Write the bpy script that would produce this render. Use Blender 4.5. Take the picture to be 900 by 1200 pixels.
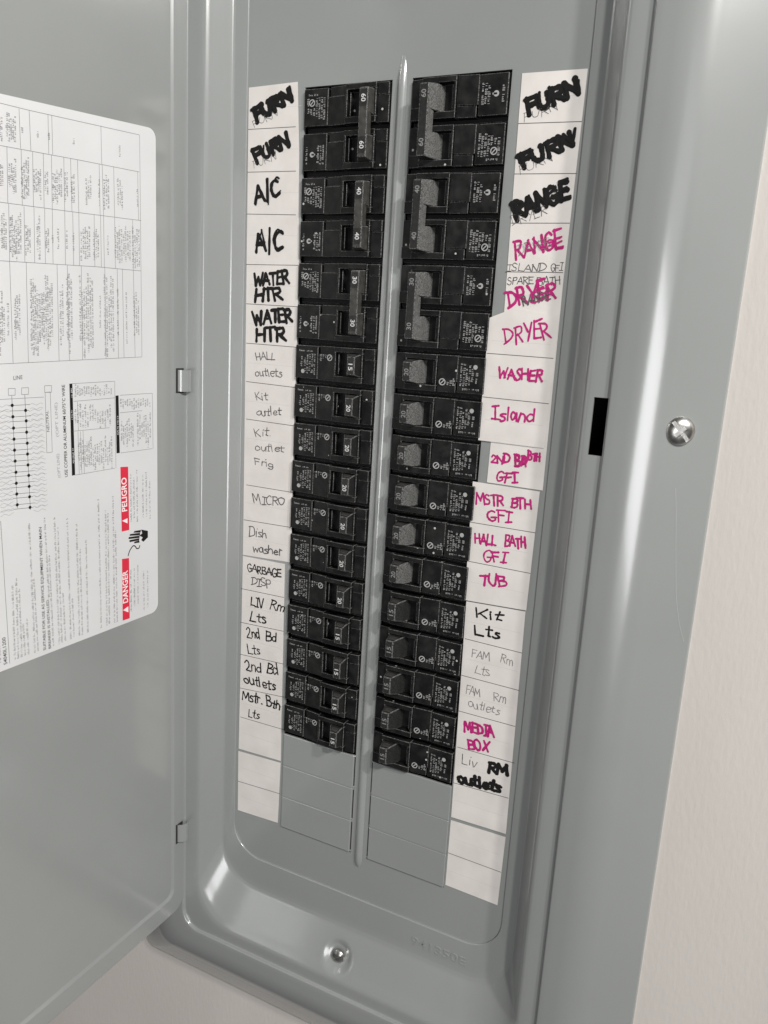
import bpy, bmesh, math, random
from mathutils import Vector, Matrix

# ------------------------------------------------------------------ scene, camera, light
for o in list(bpy.data.objects):
    bpy.data.objects.remove(o)
SC = bpy.context.scene
COL = SC.collection
MM = 0.001                       # everything below is measured in millimetres

cam_d = bpy.data.cameras.new('camera')
cam = bpy.data.objects.new('camera', cam_d)
COL.objects.link(cam)
cam_d.sensor_fit = 'VERTICAL'
cam_d.sensor_height = 24.0
cam_d.lens = 24.0 * 948.17 / 1200.0
cam_d.clip_start = 0.01
cam_d.clip_end = 60.0
R0 = Vector((0.891852, 0.448715, 0.057049))
R1 = Vector((0.149251, -0.172869, -0.973571))
R2 = Vector((-0.426994, 0.876796, -0.221145))
rot = Matrix((R0, -R1, -R2)).transposed().to_4x4()
cam.matrix_world = Matrix.Translation(Vector((226.70, -456.69, -140.33)) * MM) @ rot
SC.camera = cam

SC.view_settings.view_transform = 'Standard'
SC.view_settings.look = 'None'
SC.view_settings.exposure = 0.0
SC.view_settings.gamma = 1.0

world = bpy.data.worlds.new('World')
SC.world = world
world.use_nodes = True
bg = world.node_tree.nodes['Background']
bg.inputs[0].default_value = (1.0, 0.985, 0.965, 1)
bg.inputs[1].default_value = 0.085


def area(name, loc, target, sx, sy, power, color=(1, 1, 1), shape='RECTANGLE'):
    d = bpy.data.lights.new(name, 'AREA')
    d.shape = shape
    d.size = sx
    d.size_y = sy
    d.energy = power
    d.color = color
    o = bpy.data.objects.new(name, d)
    COL.objects.link(o)
    o.location = loc
    o.rotation_euler = (Vector(target) - Vector(loc)).to_track_quat('-Z', 'Z').to_euler()
    return o


# a window behind and to the right of the photographer and two round ceiling lamps high on the right
area('window_light', (1.02, -2.60, -0.46), (0.05, 0, -0.25), 0.95, 1.05, 18.0, (0.985, 0.99, 1.0))
area('highlight_fill', (1.04, -2.64, -0.30), (0.05, 0, -0.25), 0.95, 2.20, 4.5, (0.985, 0.99, 1.0))  # added unseen tall dim light, lengthens the bright band on the right flange
area('ceiling_lamp', (1.06, -0.98, 0.76), (0.0, 0, -0.20), 0.10, 0.10, 19.0, (1.0, 0.975, 0.945), 'DISK')
area('ceiling_lamp', (1.34, -0.72, 0.84), (0.0, 0, -0.20), 0.10, 0.10, 18.0, (1.0, 0.975, 0.945), 'DISK')

# ------------------------------------------------------------------ measured data (mm)
STRIPS = [
    ('L1', [(-108.5, 2.8), (-71.5, 3.6), (-68.9, -37.5), (-66.6, -104.3), (-65.9, -155.7), (-66.1, -207.2), (-65.0, -302.0), (-105.5, -303.7)],
     [(-109.4, -21.7, -71.8, -21.9), (-109.6, -47.3, -70.7, -47.7), (-108.7, -72.9, -69.7, -73.7), (-107.4, -104.5, -66.6, -104.3),
    (-106.8, -129.7, -66.2, -130.0), (-106.2, -155.4, -65.9, -155.7), (-105.6, -181.0, -66.2, -181.8), (-105.0, -206.5, -66.1, -207.2),
    (-103.9, -252.5, -65.5, -252.5), (-105.3, -277.9, -65.9, -277.1)]),
    ('L2', [(-105.5, -304.6), (-69.9, -304.1), (-68.2, -454.8), (-106.0, -456.2)],
     [(-106.6, -329.2, -69.7, -328.5), (-106.8, -355.0, -69.2, -353.6), (-106.3, -379.9, -68.3, -378.3), (-105.7, -406.6, -67.0, -403.6),
    (-105.0, -429.8, -66.1, -429.1)]),
    ('L3', [(-106.3, -458.4), (-68.2, -456.5), (-69.1, -506.4), (-105.7, -508.2)],
     [(-106.4, -483.6, -68.1, -481.7)]),
    ('R1', [(71.7, -2.4), (107.1, -2.8), (105.6, -109.7), (106.1, -227.0), (71.8, -226.8), (72.1, -202.0), (73.3, -127.5), (72.3, -53.3)],
     [(72.0, -27.5, 106.9, -28.3), (72.3, -53.3, 107.0, -54.0), (72.8, -79.1, 106.0, -79.2), (72.0, -105.3, 105.1, -105.0)]),
    ('R2', [(64.9, -131.0), (73.3, -127.5), (79.7, -125.6), (105.7, -128.5), (104.6, -202.3), (64.3, -202.1)],
     [(65.1, -151.1, 104.7, -151.4), (64.7, -176.4, 104.7, -176.8)]),
    ('R3', [(63.1, -227.4), (104.6, -227.8), (103.7, -301.1), (64.1, -302.6)],
     [(63.5, -252.6, 104.6, -252.6), (63.7, -277.3, 104.0, -277.7)]),
    ('R4', [(65.2, -303.4), (103.2, -302.1), (105.1, -453.0), (67.2, -453.9)],
     [(66.3, -327.9, 103.7, -328.7), (66.1, -352.8, 104.5, -353.3), (65.8, -377.5, 104.1, -377.6), (67.3, -402.7, 106.0, -402.3),
    (67.0, -428.7, 104.4, -427.5)]),
    ('R5', [(67.1, -456.5), (105.1, -455.5), (104.3, -506.4), (67.1, -505.7)],
     [(67.0, -481.0, 104.6, -481.5)]),
]
WORDS = [
    ('L1', 'furn', 'FURN', -101.8, -17.4, -74.5, -6.3, 7.5, 2.20, 'k'),
    ('L1', 'furn', 'FURN', -101.2, -41.9, -75.7, -32.7, 8.2, 1.84, 'k'),
    ('L1', 'a/c', 'A/C', -100.7, -67.2, -82.1, -61.8, 10.9, 1.56, 'k'),
    ('L1', 'a/c', 'A/C', -99.7, -97.1, -79.3, -95.0, 11.7, 1.59, 'k'),
    ('L1', 'water htr', 'WATER', -100.7, -118.0, -73.0, -115.3, 7.7, 1.49, 'k'),
    ('L1', 'water htr', 'HTR', -100.5, -128.2, -77.6, -125.9, 7.7, 1.65, 'k'),
    ('L1', 'water htr', 'WATER', -100.1, -143.0, -69.8, -139.1, 8.3, 1.62, 'k'),
    ('L1', 'water htr', 'HTR', -98.4, -153.8, -74.7, -151.3, 8.4, 1.68, 'k'),
    ('L1', 'hall outlets', 'HALL', -97.5, -166.0, -82.6, -164.7, 4.8, 0.56, 'g'),
    ('L1', 'hall outlets', 'outlets', -98.5, -177.0, -76.5, -175.3, 5.1, 0.57, 'g'),
    ('L1', 'kit outlet', 'Kit', -97.1, -193.0, -87.6, -191.3, 5.5, 0.58, 'g'),
    ('L1', 'kit outlet', 'outlet', -96.5, -203.2, -76.6, -200.8, 5.2, 0.58, 'g'),
    ('L1', 'kit outlet frig', 'Kit.', -97.4, -217.5, -84.1, -216.0, 5.0, 0.53, 'g'),
    ('L1', 'kit outlet frig', 'outlet', -97.5, -227.3, -73.3, -225.9, 5.0, 0.53, 'g'),
    ('L1', 'kit outlet frig', 'Frig', -96.9, -237.1, -82.0, -237.8, 4.8, 0.54, 'g'),
    ('L1', 'micro', 'MICRO', -97.2, -264.9, -71.3, -262.7, 6.0, 0.66, 'g'),
    ('L1', 'dish washer', 'Dish', -100.6, -288.8, -85.4, -288.3, 6.8, 0.68, 'g'),
    ('L1', 'dish washer', 'washer', -97.4, -299.9, -72.2, -298.0, 6.2, 0.74, 'g'),
    ('L2', 'garbage disp', 'GARBAGE', -101.6, -314.7, -72.3, -314.2, 5.7, 0.76, 'k'),
    ('L2', 'garbage disp', 'DISP', -97.9, -324.6, -80.3, -323.3, 6.4, 0.70, 'g'),
    ('L2', 'liv rm lts', 'LIV', -97.5, -340.0, -86.8, -339.6, 7.1, 0.91, 'k'),
    ('L2', 'liv rm lts', 'Rm', -81.3, -339.1, -69.3, -339.5, 7.0, 0.88, 'k'),
    ('L2', 'liv rm lts', 'Lts', -98.3, -352.2, -83.5, -350.9, 7.1, 0.91, 'k'),
    ('L2', '2nd bd lts', '2nd', -100.4, -364.9, -89.0, -364.2, 6.9, 0.86, 'k'),
    ('L2', '2nd bd lts', 'Bd', -83.8, -363.7, -75.0, -363.4, 7.2, 0.98, 'k'),
    ('L2', '2nd bd lts', 'Lts', -99.2, -377.2, -88.3, -376.2, 6.6, 0.79, 'k'),
    ('L2', '2nd bd outlets', '2nd', -100.7, -390.6, -86.8, -389.2, 7.3, 0.87, 'k'),
    ('L2', '2nd bd outlets', 'Bd', -82.4, -388.1, -72.7, -387.6, 7.3, 0.92, 'k'),
    ('L2', '2nd bd outlets', 'outlets', -102.5, -401.6, -73.8, -400.2, 7.1, 0.94, 'k'),
    ('L2', 'mstr bth lts', 'Mstr.', -103.3, -415.2, -85.3, -414.1, 7.5, 0.95, 'k'),
    ('L2', 'mstr bth lts', 'Bth', -81.9, -414.2, -70.4, -414.1, 7.4, 1.00, 'k'),
    ('L2', 'mstr bth lts', 'Lts', -98.0, -427.2, -88.0, -426.8, 6.9, 0.76, 'k'),
    ('R1', 'furn', 'FURN', 76.6, -23.5, 104.2, -14.4, 7.8, 1.98, 'k'),
    ('R1', 'furn', 'FURN', 76.4, -50.3, 104.3, -39.7, 7.4, 1.85, 'k'),
    ('R1', 'range', 'RANGE', 75.3, -77.0, 104.2, -66.3, 9.0, 1.75, 'k'),
    ('R1', 'range', 'RANGE', 77.4, -98.9, 103.6, -91.3, 9.2, 1.06, 'm'),
    ('R1', 'island gfi', 'ISLAND', 72.7, -105.0, 95.4, -104.5, 3.7, 0.41, 'g'),
    ('R1', 'island gfi', 'GFI', 97.8, -104.2, 104.7, -104.1, 3.6, 0.41, 'g'),
    ('R1', 'spare bath', 'SPARE', 73.6, -112.0, 88.9, -111.8, 4.0, 0.42, 'g'),
    ('R1', 'spare bath', 'BATH', 91.3, -111.8, 104.3, -111.4, 4.2, 0.46, 'g'),
    ('R1', 'dryer', 'DRYER', 75.3, -124.1, 102.6, -117.6, 9.3, 1.22, 'm'),
    ('R2', 'dryer', 'DRYER', 75.5, -145.6, 102.2, -139.3, 8.6, 0.91, 'm'),
    ('R2', 'washer', 'WASHER', 73.2, -164.8, 99.6, -164.4, 6.1, 0.98, 'm'),
    ('R2', 'island', 'Island', 71.8, -189.3, 97.0, -188.0, 7.5, 0.95, 'm'),
    ('R1', '2nd bd bth gfi', '2ND', 73.5, -214.1, 85.1, -213.9, 5.3, 0.97, 'm'),
    ('R1', '2nd bd bth gfi', 'BD', 88.3, -214.3, 95.0, -213.9, 6.0, 1.10, 'm'),
    ('R1', '2nd bd bth gfi', 'BTH', 95.6, -210.3, 102.8, -210.2, 4.9, 1.08, 'm'),
    ('R1', '2nd bd bth gfi', 'GFI', 77.0, -225.8, 90.4, -224.7, 5.9, 0.97, 'm'),
    ('R3', 'mstr bth gfi', 'MSTR', 66.6, -240.6, 83.7, -239.0, 6.5, 0.94, 'm'),
    ('R3', 'mstr bth gfi', 'BTH', 88.1, -239.5, 100.6, -238.9, 6.1, 1.07, 'm'),
    ('R3', 'mstr bth gfi', 'GFI', 74.6, -250.6, 89.0, -249.1, 6.3, 0.95, 'm'),
    ('R3', 'hall bath gfi', 'HALL', 67.7, -265.1, 81.1, -264.2, 6.3, 0.95, 'm'),
    ('R3', 'hall bath gfi', 'BATH', 86.7, -264.0, 99.7, -263.1, 6.3, 0.99, 'm'),
    ('R3', 'hall bath gfi', 'GFI', 73.6, -275.2, 88.7, -273.9, 6.4, 0.95, 'm'),
    ('R3', 'tub', 'TUB', 73.1, -290.9, 90.5, -288.9, 6.7, 1.03, 'm'),
    ('R4', 'kit lts', 'Kit', 72.4, -312.6, 88.9, -310.4, 5.8, 1.10, 'k'),
    ('R4', 'kit lts', 'Lts', 72.8, -323.5, 88.4, -322.5, 6.4, 1.16, 'k'),
    ('R4', 'fam rm lts', 'FAM', 71.5, -338.7, 83.7, -338.2, 5.6, 0.42, 'p'),
    ('R4', 'fam rm lts', 'Rm', 90.3, -337.5, 98.7, -338.1, 6.0, 0.41, 'p'),
    ('R4', 'fam rm lts', 'Lts', 74.7, -348.9, 84.6, -348.7, 5.7, 0.43, 'p'),
    ('R4', 'fam rm outlets', 'FAM', 69.9, -364.4, 79.8, -364.3, 5.7, 0.43, 'p'),
    ('R4', 'fam rm outlets', 'Rm', 88.3, -363.7, 96.7, -363.7, 6.0, 0.43, 'p'),
    ('R4', 'fam rm outlets', 'outlets', 72.1, -372.7, 93.0, -372.6, 5.2, 0.43, 'p'),
    ('R4', 'media box', 'MEDIA', 71.3, -390.6, 91.3, -388.1, 7.0, 1.24, 'm'),
    ('R4', 'media box', 'BOX', 74.9, -401.4, 88.4, -399.7, 6.8, 1.24, 'm'),
    ('R4', 'liv rm outlets', 'Liv', 71.2, -413.6, 81.6, -413.0, 6.0, 0.48, 'g'),
    ('R4', 'liv rm outlets', 'RM', 89.4, -413.6, 102.2, -412.2, 6.8, 1.77, 'k'),
    ('R4', 'liv rm outlets', 'outlets', 69.9, -426.9, 98.9, -425.1, 6.7, 1.83, 'k'),
]
DOOR_LINES = [(132.0, -41.1, 114.3, -40.4, 0.35), (114.3, -40.4, 38.0, -35.8, 0.35), (133.1, -61.2, 83.8, -58.6, 0.35),
    (83.8, -58.6, 38.3, -56.7, 0.35), (134.6, -88.6, 84.7, -86.6, 0.35), (84.7, -86.6, 37.2, -84.5, 0.35), (136.1, -117.6, 72.2, -114.9, 0.35),
    (72.2, -114.9, 37.6, -114.3, 0.35), (138.9, -170.5, 37.5, -166.9, 0.35), (37.8, -35.8, 37.5, -166.9, 0.35), (120.3, -41.0, 120.3, -60.2, 0.35),
    (114.3, -40.4, 114.1, -60.2, 0.35), (102.7, -39.7, 103.0, -59.3, 0.35), (100.3, -39.6, 100.5, -59.2, 0.35), (67.1, -37.2, 67.0, -57.6, 0.35),
    (128.3, -61.0, 129.2, -88.4, 0.35), (120.0, -60.6, 120.6, -88.3, 0.35), (113.1, -60.4, 113.8, -88.2, 0.35), (106.5, -59.7, 107.1, -87.6, 0.35),
    (101.3, -59.4, 101.9, -87.5, 0.35), (93.3, -59.1, 93.7, -87.0, 0.35), (88.8, -58.8, 88.8, -86.7, 0.35), (84.1, -58.6, 84.1, -86.5, 0.35),
    (68.9, -57.9, 68.9, -85.8, 0.35), (66.7, -57.8, 66.4, -85.9, 0.35), (58.2, -57.3, 58.1, -85.4, 0.35), (39.6, -56.7, 39.3, -84.6, 0.35),
    (128.7, -88.7, 129.6, -117.2, 0.35), (119.6, -88.6, 120.4, -116.8, 0.35), (113.5, -88.4, 114.3, -116.6, 0.35),
    (106.8, -87.8, 107.5, -116.4, 0.35), (101.9, -87.5, 102.5, -116.2, 0.35), (93.7, -87.0, 94.2, -115.9, 0.35), (88.3, -86.7, 88.6, -115.6, 0.35),
    (84.1, -86.5, 84.5, -115.5, 0.35), (73.3, -86.1, 73.5, -114.9, 0.35), (68.6, -85.9, 68.7, -114.8, 0.35), (66.4, -85.9, 66.5, -114.8, 0.35),
    (58.1, -85.7, 58.1, -114.5, 0.35), (44.1, -85.0, 43.9, -114.3, 0.35), (129.6, -117.2, 130.2, -170.2, 0.35),
    (119.6, -116.7, 120.7, -169.8, 0.35), (99.9, -116.0, 100.5, -169.0, 0.35), (93.0, -115.8, 93.4, -168.7, 0.35),
    (83.3, -115.4, 84.0, -168.4, 0.35), (66.2, -114.8, 66.5, -167.8, 0.35), (56.7, -114.7, 56.8, -167.7, 0.35), (52.7, -114.6, 52.3, -167.4, 0.35),
    (43.9, -114.4, 43.2, -167.2, 0.35), (131.9, -187.5, 131.5, -250.2, 0.45), (123.8, -187.4, 123.2, -252.5, 0.45),
    (133.8, -183.6, 129.6, -183.6, 0.35), (129.6, -183.6, 129.8, -187.3, 0.35), (129.8, -187.3, 133.9, -187.2, 0.35),
    (133.9, -187.2, 133.8, -183.6, 0.35), (125.6, -183.5, 121.3, -183.5, 0.35), (121.3, -183.5, 121.5, -187.2, 0.35),
    (121.5, -187.2, 125.8, -187.1, 0.35), (125.8, -187.1, 125.6, -183.5, 0.35), (110.8, -182.8, 106.2, -182.8, 0.35),
    (106.2, -182.8, 106.4, -186.6, 0.35), (106.4, -186.6, 110.9, -186.5, 0.35), (110.9, -186.5, 110.8, -182.8, 0.35),
    (110.6, -186.5, 107.2, -186.4, 0.35), (107.2, -186.4, 107.2, -220.9, 0.35), (107.2, -220.9, 110.9, -221.0, 0.35),
    (110.9, -221.0, 110.6, -186.5, 0.35), (139.9, -189.2, 111.6, -189.1, 0.3), (141.4, -245.7, 141.4, -245.9, 0.3),
    (142.2, -255.6, 140.9, -340.1, 0.4), (93.3, -182.2, 60.1, -181.6, 0.3), (91.2, -192.5, 60.3, -191.8, 0.3), (91.5, -210.0, 64.8, -210.0, 0.3),
    (91.4, -236.4, 61.2, -235.9, 0.3), (60.1, -181.6, 60.2, -236.0, 0.3), (56.2, -190.4, 28.8, -190.2, 0.3), (56.4, -201.3, 37.9, -201.0, 0.3),
    (56.2, -226.7, 29.1, -226.6, 0.3), (28.8, -190.2, 28.4, -226.7, 0.3), (88.7, -210.5, 88.6, -236.2, 0.3), (86.9, -210.6, 86.7, -236.2, 0.3),
    (85.0, -210.3, 84.8, -236.2, 0.3), (88.5, -192.8, 88.4, -210.0, 0.3)]
DOTS = [(131.9, -192.7), (131.8, -198.9), (131.7, -205.1), (131.7, -211.2), (131.7, -217.3), (131.6, -223.4), (131.4, -229.7), (131.5, -235.9),
    (131.5, -242.0), (131.5, -248.2), (123.7, -195.9), (123.6, -201.7), (123.6, -208.0), (123.5, -214.2), (123.6, -220.3), (123.6, -226.5),
    (123.4, -232.5), (123.4, -238.8), (123.4, -244.8), (123.4, -251.0)]
RUNGS = [(134.0, -192.8, 120.7, -192.8), (133.9, -199.0, 120.5, -199.1), (133.8, -205.2, 120.3, -205.4), (133.8, -211.2, 120.3, -211.5),
    (133.8, -217.3, 120.3, -217.7), (133.7, -223.4, 120.1, -223.9), (133.6, -229.6, 120.0, -230.2), (133.6, -235.8, 119.9, -236.4),
    (133.6, -241.9, 119.9, -242.7), (133.6, -248.0, 119.9, -248.9), (133.7, -195.7, 121.5, -196.0), (133.7, -201.5, 121.5, -201.8),
    (133.8, -207.7, 121.5, -208.1), (133.7, -213.8, 121.3, -214.3), (133.8, -219.9, 121.4, -220.5), (133.9, -226.0, 121.4, -226.7),
    (133.7, -232.0, 121.2, -232.7), (133.8, -238.2, 121.2, -239.0), (133.8, -244.2, 121.2, -245.1), (133.8, -250.4, 121.2, -251.3)]
BARS = [('k', [(93.9, -182.2), (91.8, -182.2), (91.6, -236.4), (93.9, -236.5)]), ('k', [(59.6, -190.5), (57.2, -190.4), (56.9, -226.6),
    (59.5, -226.6)]), ('r', [(56.6, -235.7), (50.2, -236.2), (49.9, -278.2), (56.3, -278.1)]), ('r', [(56.4, -296.5), (50.4, -297.2),
    (50.5, -339.1), (56.6, -339.0)])]
TEXTS = [('DANGER', 51.9, -327.3, 51.9, -305.1, 4.4, 'w'), ('PELIGRO', 51.6, -265.1, 51.8, -242.9, 4.3, 'w'),
    ('USE COPPER OR ALUMINUM 60/75°C WIRE', 97.0, -236.7, 97.2, -182.6, 2.1, 'k'),
    ('SUITABLE FOR USE AS SERVICE EQUIPMENT WHEN MAIN', 116.4, -339.8, 116.3, -263.8, 1.9, 'k'),
    ('BREAKER IS INSTALLED.', 112.8, -339.9, 113.2, -308.4, 1.8, 'k'), ('S4040L1200', 142.5, -339.8, 142.8, -323.3, 2.2, 'k'),
    ('TYPE 1', 143.1, -266.1, 142.9, -257.4, 1.3, 'k'), ('NEUTRAL', 108.6, -208.9, 109.0, -196.9, 1.8, 'g'),
    ('(OPT LINE)', 102.5, -212.3, 102.8, -192.6, 1.9, 'f'), ('(OPT LINE)', 102.1, -236.5, 102.6, -222.3, 1.9, 'f')]
TRI = [[(56.0, -271.0), (51.3, -270.0), (51.3, -273.5)], [(56.3, -331.8), (51.6, -330.3), (51.6, -334.6)]]
HAND = [[(39.5, -279.9), (33.6, -281.9), (33.6, -286.4), (37.7, -288.7), (39.6, -287.1), (38.3, -285.5), (41.2, -283.7),
    (38.7, -282.7)], [(39.6, -280.1), (45.4, -279.8), (46.4, -280.7), (40.2, -281.8)], [(40.6, -281.9), (49.3, -281.1), (49.7, -282.2),
    (40.7, -283.6)], [(40.9, -283.8), (50.3, -282.9), (50.7, -284.2), (41.2, -285.3)], [(41.2, -285.5), (49.8, -285.1), (49.8, -286.5),
    (41.5, -286.9)], [(41.5, -286.9), (45.6, -287.1), (46.0, -288.1), (41.0, -288.5)]]
WIRE = [(51.1, -295.4), (49.9, -292.6), (47.8, -290.3), (46.2, -289.6), (44.7, -290.6), (43.7, -292.0), (41.8, -292.2), (41.0, -290.7)]
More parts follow.
